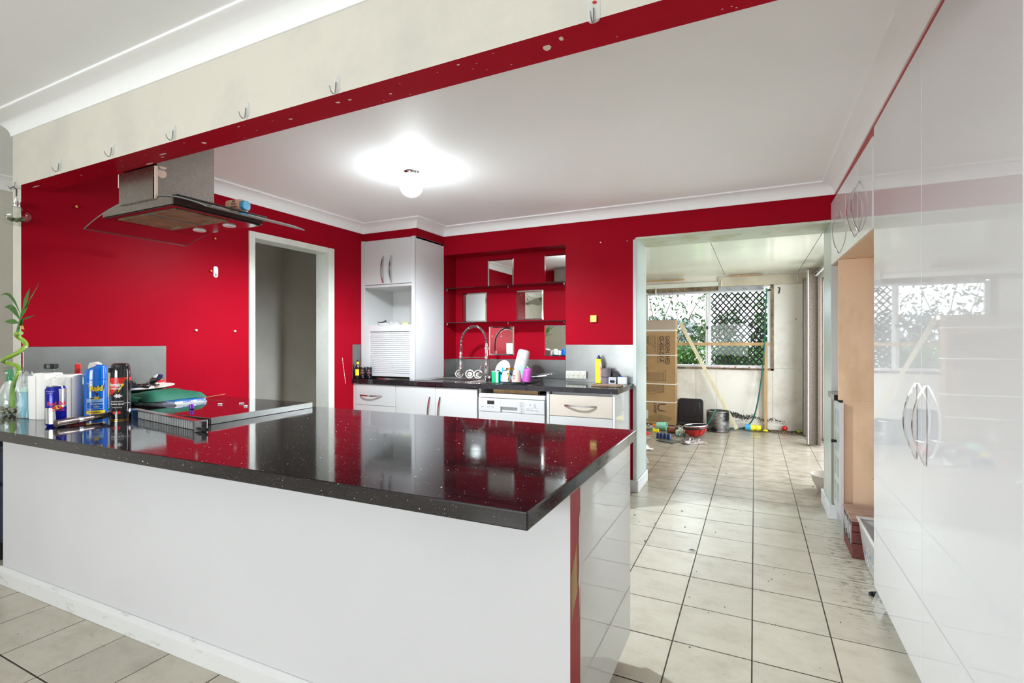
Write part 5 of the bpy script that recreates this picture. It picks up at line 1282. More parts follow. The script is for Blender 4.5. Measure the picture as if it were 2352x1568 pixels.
G().tube([(.10 + .014 * math.cos(i * .6), -.045, .022 + .014 * math.sin(i * .6)) for i in range(11)], .0018, 5).obj('loop', M['black'], t, smooth=60)
t = thing('black_glove', 'black bunched item at left edge of flowered plate', 'glove', (-3.085, 1.565, zp + .018))
g = G()
for i in range(7): g.ball((rnd.uniform(-.02, .03), rnd.uniform(-.02, .02), rnd.uniform(0, .02)), .016, 9, .7, jit=.003)
g.obj('bunch', M['black'], t, smooth=60)
t = thing('bottle_top', 'dark blue bottle top on black stem above the plate', 'bottle top', (-3.10, 1.70, zp + .018), .4)
G().tube([(-.03, 0, .008), (.0, 0, .018), (.018, 0, .030)], [.010, .009, .007], 8).obj('stem', M['black'], t, smooth=50)
G().tube([(.014, 0, .028), (.030, 0, .052)], .012, 12).obj('cap', M['navypl'], t, smooth=40)
for k, (dx, dy, l, mm, cat) in enumerate(((.03, .03, 'tiny orange bead on the flowered plate', 'orange', 'bead'), (-.01, -.07, 'flat blue card at front rim of the plate', 'blue', 'card'))):
    t = thing(('orange_bead', 'blue_card')[k], l, cat, (-3.00 + dx, 1.605 + dy, zp + .004 + .008 * k))
    (G().ball((0, 0, .007), .007, 9) if k == 0 else G().box(-.03, .03, -.01, .01, 0, .003)).obj('bead' if k == 0 else 'card', M[mm], t)
x, y = -3.27, 1.80; A = cam_ang(x, y); r = .038; zc = .9003
t = thing('spray_can', 'short khaki and red insect fogger can with white top', 'spray can', (x, y, zc))
G().lathe([(r, 0), (r, .118), (r - .004, .124)], 30).obj('can_body', M_('khaki_print', (.17, .145, .08), .3), t, smooth=40)
G().lathe([(r - .004, .124), (r - .002, .127), (r - .008, .128), (r - .010, .132)], 30).obj('rim', M['bronze'], t, smooth=40)
G().lathe([(r - .010, .130), (.022, .140), (.014, .144), (.012, .150)], 24).obj('nozzle_top', M['plast'], t, smooth=40)
g = G(); q = r + .0004; patch_cyl(g, q, lambda z: A + .10 - (z - .05) * 8.5, lambda z: A + 1.5, .025, .118, 8, 12); g.obj('red_panel', M['canred'], t, smooth=60)
txt(t, 'lettering', [('Mortein', .022, A + .55, .098, .03, .85), ('bomb', .012, A + .55, .078, .02, 1)], 'inkw', q + .0005)
g = G(); g.add([((q + .0003) * math.cos(A + a), (q + .0003) * math.sin(A + a), z) for a, z in ((-.45, .118), (-.36, .118), (.12, .065), (.25, .065), (.10, .070), (-.0, .062))], [tuple(range(6))]); g.obj('lightning_emblem', M['canyellow'], t)
t = thing('wood_sliver', 'brown paper strip poking out behind the green bag', 'strip', (-2.80, 1.83, .9265), .9)
G().add([(-.05, -.008, 0.001), (.07, -.004, .02), (.07, .004, .021), (-.05, .010, .002), (-.05, -.008, 0), (.07, -.004, .019), (.07, .004, .02), (-.05, .010, .001)], [(0, 1, 2, 3), (4, 5, 6, 7), (0, 1, 5, 4), (2, 3, 7, 6)]).obj('strip', M['wood'], t)
t = thing('purple_cap', 'small purple bottle cap at front edge of the cooktop', 'cap', (-2.425, 1.49, .927), .3)
G().lathe([(.010, 0), (.010, .022), (.008, .023)], 14, (0, 0, 0), Ry(-.25)).obj('cap', M['purple'], t, smooth=40, bevel=.001)
for k, (x, y, l) in enumerate(((-2.47, 1.66, 'white scrap on cooktop glass nearest the purple cap'), (-2.40, 1.73, 'small white scrap on cooktop, middle of three'), (-2.28, 1.665, 'white paper scrap on cooktop nearest the doorway'))):
    t = thing('paper_scrap', l, 'scrap', (x, y, .9265), k * 1.1, 'white scraps on the cooktop')
    G().box(-.012, .012, -.006, .006, 0, .005).obj('scrap', M['paper'], t, bevel=.002)
g = G()
for i in range(60):
    x = rnd.uniform(-2.4, -.5); y = rnd.uniform(1.0, 1.95); s_ = rnd.uniform(.0006, .0018); g.box(x - s_, x + s_, y - s_, y + s_, .9001, .9006)
o = g.obj('crumbs', M['paper']); o['kind'] = 'stuff'; o['label'] = 'tiny pale crumbs scattered over the black bench top'; o['category'] = 'crumbs'
# bread bag on top of the hood glass
t = thing('bread_bag', 'tan and blue bread wrapper lying on top of hood glass', 'bread bag', (-2.452, 1.74, gz(-2.46) + .012), .1); t.scale = (.66, .66, .80)
G().rbox(-.07, .075, -.05, .05, .0, .075, .025, 5, axis=0).obj('wrapper', M['bread'], t, bevel=.008, seg=3)
G().rbox(.075, .105, -.038, .038, .006, .066, .022, 5, axis=0).obj('blue_end', M_('bread_blue', (.05, .35, .60), .3), t, bevel=.006)
g = G()
for k, s_ in enumerate(('Soft', 'White', 'Sandwich')): text_plane(g, s_, .019, (.022, -.0506, .060 - .018 * k), (1, 0, 0), (0, 0, 1), .03)
g.obj('lettering', M['ink'], t, kind='stuff')
# navy armchair seen past the left end of the bench
t = thing('armchair', 'dark navy fabric armchair behind left end of the bench wall', 'chair', (-4.25, 1.62, 0))
G().rbox(-.42, .42, -.36, .40, .10, .44, .06).obj('seat', M['navy'], t, bevel=.03, seg=3)
G().rbox(-.42, .42, .22, .42, .44, .88, .06).obj('backrest', M['navy'], t, bevel=.03, seg=3)
for s_ in (-1, 1): G().rbox(s_ * .36 - .08, s_ * .36 + .08, -.36, .24, .44, .64, .05).obj('arm', M['navy'], t, bevel=.03, seg=3)
for sx in (-.35, .35):
    for sy in (-.3, .34): G().box(sx - .02, sx + .02, sy - .02, sy + .02, 0, .10).obj('leg', M['black'], t)
# ---------------------------------------------------------------- in and by the fridge recess
t = thing('painted_box', 'low dark red flaking box with worn board on top in the recess', 'box', (.63, 3.60, 0))
for k, (z0, z1) in enumerate(((.0, .085), (.088, .150), (.153, .190), (.193, .212))):
    G().box(.506, .76, 3.455, 3.745, z0, z1).obj('board', M['brick'], t, world=True, bevel=.003)
G().box(.500, .765, 3.448, 3.752, .213, .230).obj('top_board', M['woodred'], t, world=True, bevel=.002)
st_ = G()
for i in range(9):
    y = 3.475 + i * .03; z0 = .075 + .02 * ((i * 7) % 3) - .0; z1 = .20 - .012 * ((i * 5) % 3)
    st_.add([(.5045, y, z0), (.5045, y + .012, z0 + .003), (.5045, y + .006, z1), (.5045, y - .006, z1)], [(0, 1, 2, 3)])
st_.obj('striped_side_print', M['inkw'], t, world=True, kind='stuff')
st2 = G(); st2.box(.5048, .5056, 3.46, 3.74, .065, .208); st2.obj('dark_side_sheet', M['ink'], t, world=True)
t = thing('plastic_tub', 'cloudy plastic storage tub with rim beside the dark red box', 'tub', (.66, 3.12, 0))
def tubr(z): return .03 * (z / .25)
g = G(); x0, x1, y0, y1 = .560, .90, 2.93, 3.40
def ring(z): e = tubr(z); return [(x0 - e, y0 - e, z), (x1 + e, y0 - e, z), (x1 + e, y1 + e, z), (x0 - e, y1 + e, z)]
a, b = ring(.004), ring(.245); g.add(a + b, [(0, 1, 2, 3), (0, 1, 5, 4), (1, 2, 6, 5), (2, 3, 7, 6), (3, 0, 4, 7)]); g.obj('wall', M['tub'], t, world=True, bevel=.012, seg=3)
r_ = ring(.245); G().tube([Vector(p) + Vector((0, 0, 0)) for p in r_], .010, 8, closed=True).obj('rim', M['plast'], t, world=True, smooth=50)
g = G()
for i in range(14): blob(g, (x0 - .0015 - tubr(.06 + .01 * (i % 9)), 3.0 + i * .028, .05 + .012 * (i % 9)), (0, 1, 0), (.12, 0, 1), .010, .018, 300 + i, 7, .5)
g.obj('patterned_print', M['magcov'], t, world=True, kind='stuff')
t = thing('red_ball', 'red ball inside the cloudy plastic tub', 'ball', (.625, 3.30, .0)); G().ball((0, 0, .185), .045, 18).obj('ball', M['reduniform'], t, smooth=80)
G().lathe([(.05, 0.006), (.045, .14)], 16).obj('cup_under', M['dark'], t, smooth=50)
t = thing('black_plug', 'small black plastic wheel on floor at pantry foot', 'wheel', (.535, 2.985, 0), .4)
G().tube([(-.018, 0, .013), (.014, 0, .013)], .012, 10).ball((-.022, .004, .012), .010, 8).obj('wheel_body', M['black'], t, smooth=50)
G().tube([(.014, 0, .013), (.03, 0, .018)], .005, 8).obj('axle', M['chrome'], t, smooth=50)
t = thing('clear_packet', 'crumpled clear plastic packet poking out under the pantry', 'packet', (.534, 2.80, 0))
def fn(u, v): return (-.035 + .05 * u + .008 * math.sin(9 * v), -.10 + .20 * v, .004 + .055 * math.sin(PI * u) + .008 * math.sin(17 * v + 5 * u))
G().grid(fn, 8, 12).obj('film', M['clearpl'], t, smooth=70)
t = thing('grey_bowl', 'beige plastic basin on the floor just past the doorway', 'bowl', (.555, 4.90, 0))
G().lathe([(.07, 0), (.075, .004), (.115, .08), (.128, .135), (.136, .137), (.130, .141), (.110, .085), (.07, .010), (.001, .008)], 34, cap=False).obj('basin', M['beige'], t, smooth=50)

# ---------------------------------------------------------------- sunroom contents
t = thing('shed_carton', 'tall brown cardboard carton with white straps leaning by the window', 'box', (-1.42, 7.80, 0))
bx0, bx1, by0, by1, bh = -1.79, -1.050, 7.70, 7.90, 1.57
G().box(bx0, bx1, by0, by1, .012, bh).obj('carton', M['card'], t, world=True, bevel=.004)
G().box(bx0, bx1, by0 - .001, by0, 1.39, bh - .004).obj('pale_end_panel', M['cardlid'], t, world=True)
for z in (1.418, 1.045, .615, .345): G().box(bx0 - .002, bx1 + .002, by0 - .003, by1 + .002, z - .006, z + .006).obj('strap', M['strap'], t, world=True)
g = G(); Y_ = by0 - .002
# print runs down the carton: reading direction -z, letters up towards +x
U, V = (0, 0, -1), (1, 0, 0)
text_plane(g, 'GARDEN SHED', .088, (-1.166, Y_, 1.335), U, V, .02, align='LEFT', sx=.72)
text_plane(g, 'GS-4X6-GY-A', .088, (-1.255, Y_, 1.335), U, V, .02, align='LEFT', sx=.76)
g.box(-1.216, -1.211, Y_ - .0005, Y_, .92, 1.335).box(-1.304, -1.299, Y_ - .0005, Y_, .92, 1.335)
for k, s_ in enumerate(('CARTON SIZE: 1860 X 740', 'GROSS WT.: 52 KG', 'COLOUR: GREY', 'MADE IN CHINA')): text_plane(g, s_, .022, (-1.345 - .03 * k, Y_, 1.345), U, V, .0, align='LEFT')
g.obj('lettering', M['ink'], t, world=True, kind='stuff')
g = G()
for k, z in enumerate((1.15, 1.05, .95, .85)):
    x = -1.475
    g.box(x - .03, x + .03, Y_ - .0005, Y_, z - .035, z - .031).box(x - .03, x + .03, Y_ - .0005, Y_, z + .031, z + .035).box(x - .03, x - .026, Y_ - .0005, Y_, z - .035, z + .035)
    if k % 2 == 0: g.box(x - .02, x + .02, Y_ - .0006, Y_, z - .02, z - .012).box(x - .02, x + .02, Y_ - .0006, Y_, z + .008, z + .016).box(x - .022, x - .016, Y_ - .0006, Y_, z - .02, z + .016)
    else: g.add([(x - .02, Y_ - .0006, z), (x + .02, Y_ - .0006, z - .015), (x + .02, Y_ - .0006, z + .015)], [(0, 1, 2)])
for i in range(9): g.box(-1.47, -1.44, Y_ - .0005, Y_, 1.22 + i * .013, 1.22 + i * .013 + (.008 if i % 2 else .004))
g.obj('handling_marks', M['ink'], t, world=True, kind='stuff')
# line drawing of a shed, on its side
g = G()
def ln(x0, z0, x1, z1, w_=.004):
    a_, b_ = Vector((x0, 0, z0)), Vector((x1, 0, z1)); d_ = (b_ - a_).normalized(); n_ = Vector((d_.z, 0, -d_.x)) * w_ / 2
    g.add([a_ - n_ + Vector((0, Y_ - .0005, 0)), a_ + n_ + Vector((0, Y_ - .0005, 0)), b_ + n_ + Vector((0, Y_ - .0005, 0)), b_ - n_ + Vector((0, Y_ - .0005, 0))], [(0, 1, 2, 3)])
sx0, sx1, sz0, sz1 = -1.45, -1.215, .66, .80
for i in range(9): ln(sx0, sz0 + .0 + i * .015, sx1 - .015 * (i % 2), sz0 + i * .015, .003)
ln(sx0, sz0, sx0, sz1); ln(sx1, sz0, sx1, sz1); ln(sx1, sz1, sx1 + .03, sz1 + .02); ln(sx1, sz0, sx1 + .03, sz0 + .01); ln(sx1 + .03, sz0, sx1 + .03, sz1 + .02)
for i in range(8): ln(sx0 + .0, .50 + i * .014, sx1, .50 + i * .014, .003)
ln(sx0, .50, sx0, .61); ln(sx1, .49, sx1, .61); ln(sx1, .50, sx0 + .03, .46); ln(sx0, .50, sx0 + .03, .46)
g.obj('shed_drawing', M['ink'], t, world=True, kind='stuff')
g = G()
for i in range(13):
    a = PI + PI * i / 12 - PI / 2
    pass
arc_ = [Vector((-1.255 + .045 * math.cos(a), Y_ - .0006, .265 + .05 * math.sin(a))) for a in [PI / 2 + PI * i / 12 for i in range(13)]]
arc_ = [Vector((-1.19, Y_ - .0006, .315))] + arc_ + [Vector((-1.22, Y_ - .0006, .215))]
for i in range(len(arc_) - 1):
    a_, b_ = arc_[i], arc_[i + 1]; d_ = (b_ - a_).normalized(); n_ = Vector((d_.z, 0, -d_.x)) * .009; g.add([a_ - n_, a_ + n_, b_ + n_, b_ - n_], [(0, 1, 2, 3)])
g.lathe([(.009, 0), (.001, 0)], 10, (-1.198, Y_ - .0006, .212), Rx(PI / 2), cap=False)
text_plane(g, 'LIVSIP', .058, (-1.345, Y_, .325), U, V, .02, align='LEFT')
g.obj('logo', M['ink'], t, world=True, kind='stuff')
G().box(-1.525, -1.445, Y_ - .0012, Y_, .09, .215).obj('paper_label', M['ivory'], t, world=True)
g = G(); blob(g, (-1.28, Y_ - .0002, .10), (1, 0, 0), (0, 0, 1), .23, .085, 401, 16, .4); g.obj('damp_stain', M_('damp_card', (.24, .15, .06), .8, var=.1), t, world=True)
t = thing('tub_lid', 'large black plastic tub lid leaning on wall beside carton', 'lid', (-.855, 7.87, .0)); t.rotation_euler = (-.12, 0, 0)
G().rbox(-.185, .175, -.012, .012, .004, .40, .05, 5, axis=1).obj('panel', M['black'], t, bevel=.006)
G().rbox(-.17, .13, -.020, -.012, .05, .35, .03, 5, axis=1).obj('raised_panel', M['black'], t, bevel=.006)
G().rbox(-.10, .06, -.026, -.020, .12, .28, .02, 5, axis=1).obj('inner_panel', M['black'], t, bevel=.005)
G().box(-.19, .03, -.03, -.012, .015, .045).obj('latch', M['dark'], t, bevel=.004)
t = thing('stock_pot', 'blackened tall metal pot on sunroom floor with hose over rim', 'pot', (-.462, 7.55, 0))
r = .148
G().lathe([(r - .012, 0), (r, .01), (r, .275), (r + .006, .280), (r + .004, .286), (r - .004, .284), (r - .005, .02), (.001, .012)], 40, cap=False).obj('pot_wall', M['pot'], t, smooth=45)
G().tube([((r + .004) * math.cos(i * PI / 20), (r + .004) * math.sin(i * PI / 20), .283) for i in range(40)], .0045, 6, closed=True).obj('rim', M['steelsink'], t, smooth=60)
g = G()
for dx in (-.03, 0, .03): g.ball((dx, -math.sqrt(r * r - dx * dx) - .001, .205), .005, 7)
g.obj('rivets', M['steelsink'], t, kind='stuff')
t = thing('garden_hose', 'dark green garden hose from window down wall and into pot', 'hose', (-.2, 7.7, 0))
hp = [(.155, 7.90, 1.98), (.135, 7.90, 1.6), (.125, 7.885, 1.2), (.10, 7.88, .85), (.07, 7.87, .60), (.04, 7.86, .40), (.0, 7.86, .22), (-.05, 7.85, .10), (-.13, 7.83, .03), (-.25, 7.78, .014), (-.36, 7.72, .013), (-.55, 7.72, .013), (-.70, 7.66, .013), (-.73, 7.50, .014), (-.66, 7.38, .02), (-.60, 7.36, .08), (-.535, 7.36, .20), (-.497, 7.385, .285), (-.483, 7.42, .302), (-.475, 7.46, .27), (-.47, 7.50, .15)]
hp = [(x, y - (.06 if z > .15 and x > -.1 else 0), max(z, .012)) for x, y, z in hp]
G().tube(smoothp(hp, 5), .0095, 8).obj('hose', M['hose'], t, world=True, smooth=70)
t = thing('timber_batten', 'pale timber batten leaning diagonally against the window wall', 'batten', (-.6, 7.8, 0))
p0, p1 = Vector((-.225, 7.70, .0)), Vector((-1.005, 7.88, 1.53)); d_ = (p1 - p0).normalized(); s_ = d_.cross(Vector((0, 1, 0))).normalized(); n_ = s_.cross(d_)
v = [p + s_ * a + n_ * b for p in (p0 + Vector((0, 0, .022)), p1) for a in (-.025, .025) for b in (-.009, .009)]
G().add(v, [(0, 1, 3, 2), (4, 6, 7, 5), (0, 4, 5, 1), (2, 3, 7, 6), (0, 2, 6, 4), (1, 5, 7, 3)]).obj('batten', M['woodpale'], t, world=True, bevel=.002)
t = thing('timber_prop', 'raw timber post and rail frame propped under the window', 'timber frame', (-.3, 7.9, 0))
G().box(.125, .165, 7.86, 7.90, .018, 1.20).obj('post', M['wood'], t, world=True, bevel=.002)
G().box(-1.045, .185, 7.895, 7.915, 1.192, 1.236).obj('rail', M['wood'], t, world=True, bevel=.002)
t = thing('red_cloth', 'crumpled red and white cloth lying along the window sill', 'cloth', (-.3, 7.91, .868))
def fn(u, v): return (-.40 + .80 * u, -.035 + .055 * v + .006 * math.sin(14 * u), .003 + (.016 + .012 * math.sin(23 * u + 1) + .008 * math.sin(41 * u)) * math.sin(PI * v) * (.5 + .5 * math.sin(PI * u)))
G().grid(fn, 40, 6).obj('cloth', stained('red_white_cloth', (.75, .7, .7), (.45, .03, .04), .8, .42, .5, 18), t, smooth=70)
# brackets of the old curtain rail
for k, (x, z, l) in enumerate(((-.435, 2.10, 'white curtain bracket on beige board above middle of window'), (.535, 2.12, 'white curtain bracket near right end of beige board'), (-1.37, 2.02, 'bent white curtain bracket at left above window'))):
    t = thing('curtain_bracket', l, 'bracket', (x, YW - .036, z), 0, 'curtain rail brackets above window')
    G().add([(-.016, 0, -.05), (.016, 0, -.05), (.008, 0, .05), (-.008, 0, .05), (-.010, -.02, -.05), (.010, -.02, -.05), (.004, -.008, .05), (-.004, -.008, .05)], [(0, 1, 2, 3), (4, 5, 6, 7), (0, 1, 5, 4), (2, 3, 7, 6), (0, 3, 7, 4), (1, 2, 6, 5)]).obj('bracket_plate', M['plast'], t)
    G().tube([(0, -.01, -.045), (0, -.05, -.052)], .005, 6).obj('arm', M['plast'], t)
t = thing('black_peg', 'small bent black clip on wall right of window top', 'clip', (.315, YW - .009, 1.97)); G().tube([(-.01, -.005, -.05), (.0, -.008, 0), (.004, -.008, .03), (-.02, -.006, .035)], .008, 6, flat=.6).obj('clip', M['black'], t)
# curtain on its rod
t = thing('curtain_rod', 'thin white curtain rod running along sunroom side door', 'rod', (.66, 6.4, 2.06))
G().tube([(.685, 4.75, 2.055), (.655, 7.92, 2.035)], .010, 10).obj('rod', M['alu'], t, world=True, smooth=60)
def curtain(label, cx, cy, w_, dep, z0, z1, folds, ph):
    t = thing('curtain', label, 'curtain', (cx, cy, z0), 0, 'linen curtains on the side door')
    def P(u, v):
        s = u * 2 - 1; a = folds * 2 * PI * u + ph
        return (cx + w_ * (math.sin(a) * .5), cy + dep * s + .01 * math.cos(a * 2), z0 + (z1 - z0) * v)
    G().grid(lambda u, v: P(u, v), 60, 10).grid(lambda u, v: (P(u, v)[0] + .006, P(u, v)[1] + .003, P(u, v)[2]), 60, 10).obj('drape', M['fabric'], t, world=True, smooth=70)
    return t
tc = curtain('grey brown linen curtain gathered at near end of rod', .640, 6.99, .125, .075, .015, 2.13, 2, .6)
G().grid(lambda u, v: (.575 + .012 * math.sin(9 * u), 6.93 + .07 * u, .02 + 2.09 * v), 8, 4).obj('lining_edge', M['lining'], tc, world=True, smooth=60)
for dy in (-.07, .0, .06): G().tube([(.665 + .026 * math.cos(i * PI / 8), 6.99 + dy, 2.052 + .026 * math.sin(i * PI / 8)) for i in range(16)], .005, 6, closed=True).obj('eyelet', M['chrome'], tc, world=True, smooth=60)
tc = curtain('second grey linen curtain gathered at far end of rod near window wall', .620, 7.68, .08, .10, .015, 2.09, 2, 2.0)
# rubbish along the floor
g = G(); r8 = random.Random(8)
for i in range(420):
    x = r8.uniform(-.0, .62) if i % 3 else r8.uniform(-1.7, .6); y = 7.905 - abs(r8.gauss(0, .035)) - .02 * (x < 0); s_ = r8.uniform(.004, .014)
    g.obox((x, y, s_ * .6), s_ * 2, s_ * 1.4, s_ * 1.1, Rz(r8.uniform(0, 3)))
o = g.obj('rotten_debris', M['debris']); o['kind'] = 'stuff'; o['label'] = 'rotten brown debris along foot of the sunroom window wall'; o['category'] = 'debris'
g = G()
for i in range(170):
    x = r8.uniform(-1.75, -.75); y = r8.uniform(7.32, 7.68); s_ = r8.uniform(.003, .010)
    if r8.random() < .35: x = r8.uniform(-1.0, -.8)
    g.obox((x, y, s_ * .5), s_ * 2, s_ * 1.5, s_, Rz(r8.uniform(0, 3)))
o = g.obj('white_crumbs', M['plast']); o['kind'] = 'stuff'; o['label'] = 'scattered white foam crumbs on floor before the carton'; o['category'] = 'crumbs'
g = G()
for i in range(60): blob(g, (r8.uniform(-.05, .62), 7.74 + r8.gauss(0, .045), .0004 + i * 3e-6), (1, 0, 0), (0, 1, 0), r8.uniform(.02, .09), r8.uniform(.008, .025), 500 + i, 8, .6)
g.obj('damp_grime', M['dirtwet'], fl, world=True, kind='stuff')
g = G()
for i in range(34):
    x = r8.uniform(-.8, .5); y = r8.uniform(3.0, 7.3); s_ = r8.uniform(.002, .006)
    g.obox((x, y, s_ * .3), s_ * 2, s_, s_ * .6, Rz(r8.uniform(0, 3)))
for i in range(26):
    x = r8.uniform(-.3, .5); y = r8.uniform(1.6, 3.3); s_ = r8.uniform(.0012, .003)
    g.obox((x, y, s_ * .4), s_ * 3, s_, s_ * .6, Rz(r8.uniform(0, 3)))
o = g.obj('floor_grit', M['dark']); o['kind'] = 'stuff'; o['label'] = 'dark grit specks scattered over the tiled floor'; o['category'] = 'grit'
def lying_cup(name, label, cat, x, y, r0, r1, L, rz, mat, extra=None):
    t = thing(name, label, cat, (x, y, max(r0, r1)), rz)
    G().lathe([(r0 - .003, L - .004), (r0, L), (r0, L), (r1, .003), (r1 - .004, 0), (.001, 0)], 22, (0, 0, 0), Ry(PI / 2), cap=False).obj('cup', mat, t, smooth=45)
    return t
lying_cup('cup', 'mint plastic cup lying on sunroom floor beside brown canister', 'cup', -1.245, 7.27, .060, .050, .14, -.1, M['teal'])
t = lying_cup('canister', 'brown striped canister lying on its side with black end', 'canister', -1.075, 7.13, .042, .042, .12, -.25, stained('brown_striped_print', (.38, .13, .07), (.16, .05, .03), .4, .4, .6, 20))
G().lathe([(.044, .118), (.044, .128), (.001, .129)], 22, (0, 0, 0), Ry(PI / 2), cap=False).obj('lid', M['black'], t, smooth=40)
t = lying_cup('spray_tube', 'pale green patterned tube lying beside the red helmet', 'tube', -.945, 7.02, .034, .034, .13, -.35, stained('green_printed_tube', (.75, .82, .75), (.35, .62, .15), .4, .42, .5, 26))
t = lying_cup('small_bottle', 'small white bottle with blue band on sunroom floor', 'bottle', -.925, 6.92, .022, .020, .07, -.5, M['plast'])
G().lathe([(.0225, .028), (.0225, .045)], 18, (0, 0, 0), Ry(PI / 2), cap=False).obj('band', M['cyan'], t)
t = thing('yellow_toy', 'small yellow plastic toy piece on sunroom floor', 'toy', (-1.23, 7.10, 0), .1); G().rbox(-.045, .045, -.02, .02, 0, .042, .012).obj('piece', M['yellow'], t, bevel=.008)
G().lathe([(.012, 0), (.012, .012)], 12, (-.03, 0, .038)).obj('stud', M['yellow'], t)
t = thing('red_toy', 'flat red plastic lid on sunroom floor near left jamb', 'toy', (-1.33, 6.90, 0)); G().lathe([(.055, 0), (.06, .01), (.05, .022), (.001, .024)], 20).obj('piece', M['reduniform'], t, smooth=40)
G().lathe([(.012, .023), (.010, .03)], 12).obj('knob', M['reduniform'], t)
t = thing('orange_toy', 'bright orange plastic scrap at foot of the carton', 'toy', (-1.33, 7.62, 0), .3); G().rbox(-.04, .04, -.012, .012, 0, .025, .008).obj('piece', M['orange'], t, bevel=.004)
t = thing('brown_lump', 'dark brown soft lump on floor left of the yellow toy', 'lump', (-1.37, 7.22, 0)); G().ball((0, 0, .028), .05, 12, .6, jit=.006).obj('lump', M['mouldwood'], t, smooth=60)
t = thing('floor_tile', 'loose dark slate square lying on the sunroom floor', 'tile', (-.965, 6.50, .001), -.42); G().box(-.115, .115, -.10, .10, 0, .010).obj('slab', M['slate'], t, bevel=.002)
t = thing('egg_carton', 'dark blue plastic tray piece on the slate square', 'tray', (-1.035, 6.60, .0115), -.1)
for k in range(4): G().lathe([(.030, 0), (.028, .05), (.018, .066), (.001, .067)], 12, (-.075 + .045 * k, 0, 0), cap=False).obj('cell', M['navypl'], t, smooth=40)
t = thing('helmet', 'small red and black toy helmet lying on sunroom floor', 'helmet', (-.69, 6.90, 0), .25)
def shell(inner):
    def fn(u, v):
        a = 2 * PI * u; e = v * PI / 2; r0 = .128 - inner
        return (r0 * 1.15 * math.cos(a) * math.sin(e + .0001), r0 * math.sin(a) * math.sin(e + .0001), .008 + .150 - (.150 - inner) * math.cos(e) + .014 * math.cos(a) * math.sin(e))
    return fn
G().grid(shell(0), 36, 12).obj('shell', stained('scuffed_red_shell', (.50, .015, .015), (.25, .012, .012), .3, .3, .5, 12), t, smooth=60)
G().grid(shell(.012), 36, 12).obj('lining', M['black'], t, smooth=60)
G().tube([shell(.004)(i / 36, 1) for i in range(36)], .010, 8, closed=True).obj('rim', M['chrome'], t, smooth=60)
G().tube([Vector(shell(-.004)(i / 36, .93)) - Vector((0, 0, .008)) for i in range(36)], .012, 6, closed=True).obj('black_band', M['black'], t, smooth=60)
for a in (.62, .70, .80, .88): G().tube([shell(-.002)(a, v / 8) for v in range(2, 8)], .0025, 5).obj('seam', M['black'], t, smooth=60)
G().tube([(-.145, -.03, .15), (-.165, -.06, .08), (-.16, -.05, .015), (-.14, -.10, .006), (-.05, -.13, .006)], .008, 6, flat=.5).obj('chin_strap', M['black'], t, smooth=60)
t = thing('dirty_rag', 'crumpled grey and red dirty cloth on sunroom floor', 'rag', (-.70, 6.50, 0), .2)
def fn(u, v):
    a = 2 * PI * u; r = .12 * v * (1 + .25 * math.sin(3 * a + 1)); return (r * 1.3 * math.cos(a), r * .7 * math.sin(a), .004 + (.045 + .015 * math.sin(9 * a) + .012 * math.sin(15 * v + 4 * a)) * (1 - v * v) + .008 * abs(math.sin(12 * v)) * (1 - v))
G().grid(fn, 48, 10).obj('cloth', M['rag'], t, smooth=70)
G().ball((-.06, -.09, .022), .04, 12, .5, jit=.004).obj('bunched_corner', stained('pale_rag', (.6, .55, .55), (.2, .18, .18), .9, .4, .6, 40), t, smooth=60)
t = thing('toy_bottle', 'yellow and blue toy bottle lying by foot of window wall', 'toy', (-.03, 7.77, .045), .05)
G().lathe([(.040, 0), (.043, .01), (.043, .07)], 22, (-.09, 0, 0), Ry(PI / 2)).obj('blue_end', M_('toy_blue', (.05, .38, .65), .4), t, smooth=40)
G().lathe([(.042, .07), (.044, .10), (.036, .12), (.036, .13), (.044, .15), (.044, .165), (.034, .185), (.036, .20)], 22, (-.09, 0, 0), Ry(PI / 2)).obj('yellow_body', M['yellow'], t, smooth=40)
t = thing('oval_box', 'small yellow oval box on floor right of toy bottle', 'box', (.135, 7.76, 0)); G().ball((0, 0, .016), .036, 12, .42).obj('lid', M['yellow'], t, smooth=60)
G().lathe([(.008, .028), (.008, .036)], 10).obj('knob', M['yellow'], t)
t = thing('red_ball', 'small red ball by sunroom wall near the curtains', 'ball', (.375, 7.86, 0)); G().ball((0, 0, .052), .036, 16).obj('ball', M['reduniform'], t, smooth=80); G().lathe([(.03, 0), (.02, .02)], 10).obj('litter_under', M['debris'], t)
t = thing('green_ball', 'small lime green ball in debris near the curtains', 'ball', (.545, 7.84, 0)); G().ball((0, 0, .026), .026, 12).obj('ball', M_('lime_toy', (.35, .65, .03), .4), t, smooth=80)
G().lathe([(.006, .05), (.004, .056)], 8).obj('valve', M['black'], t)
t = thing('cable_loop', 'white cable loop against sunroom wall behind the batten', 'cable', (-.13, 7.88, 0))
G().tube(smoothp([(-.10, 0, .008), (-.11, 0, .05), (-.06, 0, .105), (.0, 0, .115), (.06, 0, .09), (.08, 0, .04), (.08, -.02, .008)], 5), .004, 6).obj('cord', M['plast'], t, smooth=60)
t = thing('paper_sheet', 'white crumpled paper sheet on floor inside sunroom opening', 'paper', (-1.19, 5.95, 0), .15)
def fn(u, v): return (-.14 + .28 * u * (1 - .3 * v), -.11 + .22 * v, .004 + .012 * abs(math.sin(5 * u + 3 * v)) + .006 * math.sin(8 * v))
G().grid(fn, 12, 10).obj('sheet', M['paper'], t, smooth=70)
t = thing('clear_bag', 'crumpled clear plastic bag on floor behind the left jamb', 'bag', (-1.035, 5.22, 0))
def fn(u, v):
    a = 2 * PI * u; rr = (.05 + .012 * math.sin(5 * a + 6 * v)) * (1 - .55 * v); return (rr * math.cos(a), rr * math.sin(a), .003 + .14 * v + .01 * math.sin(3 * a))
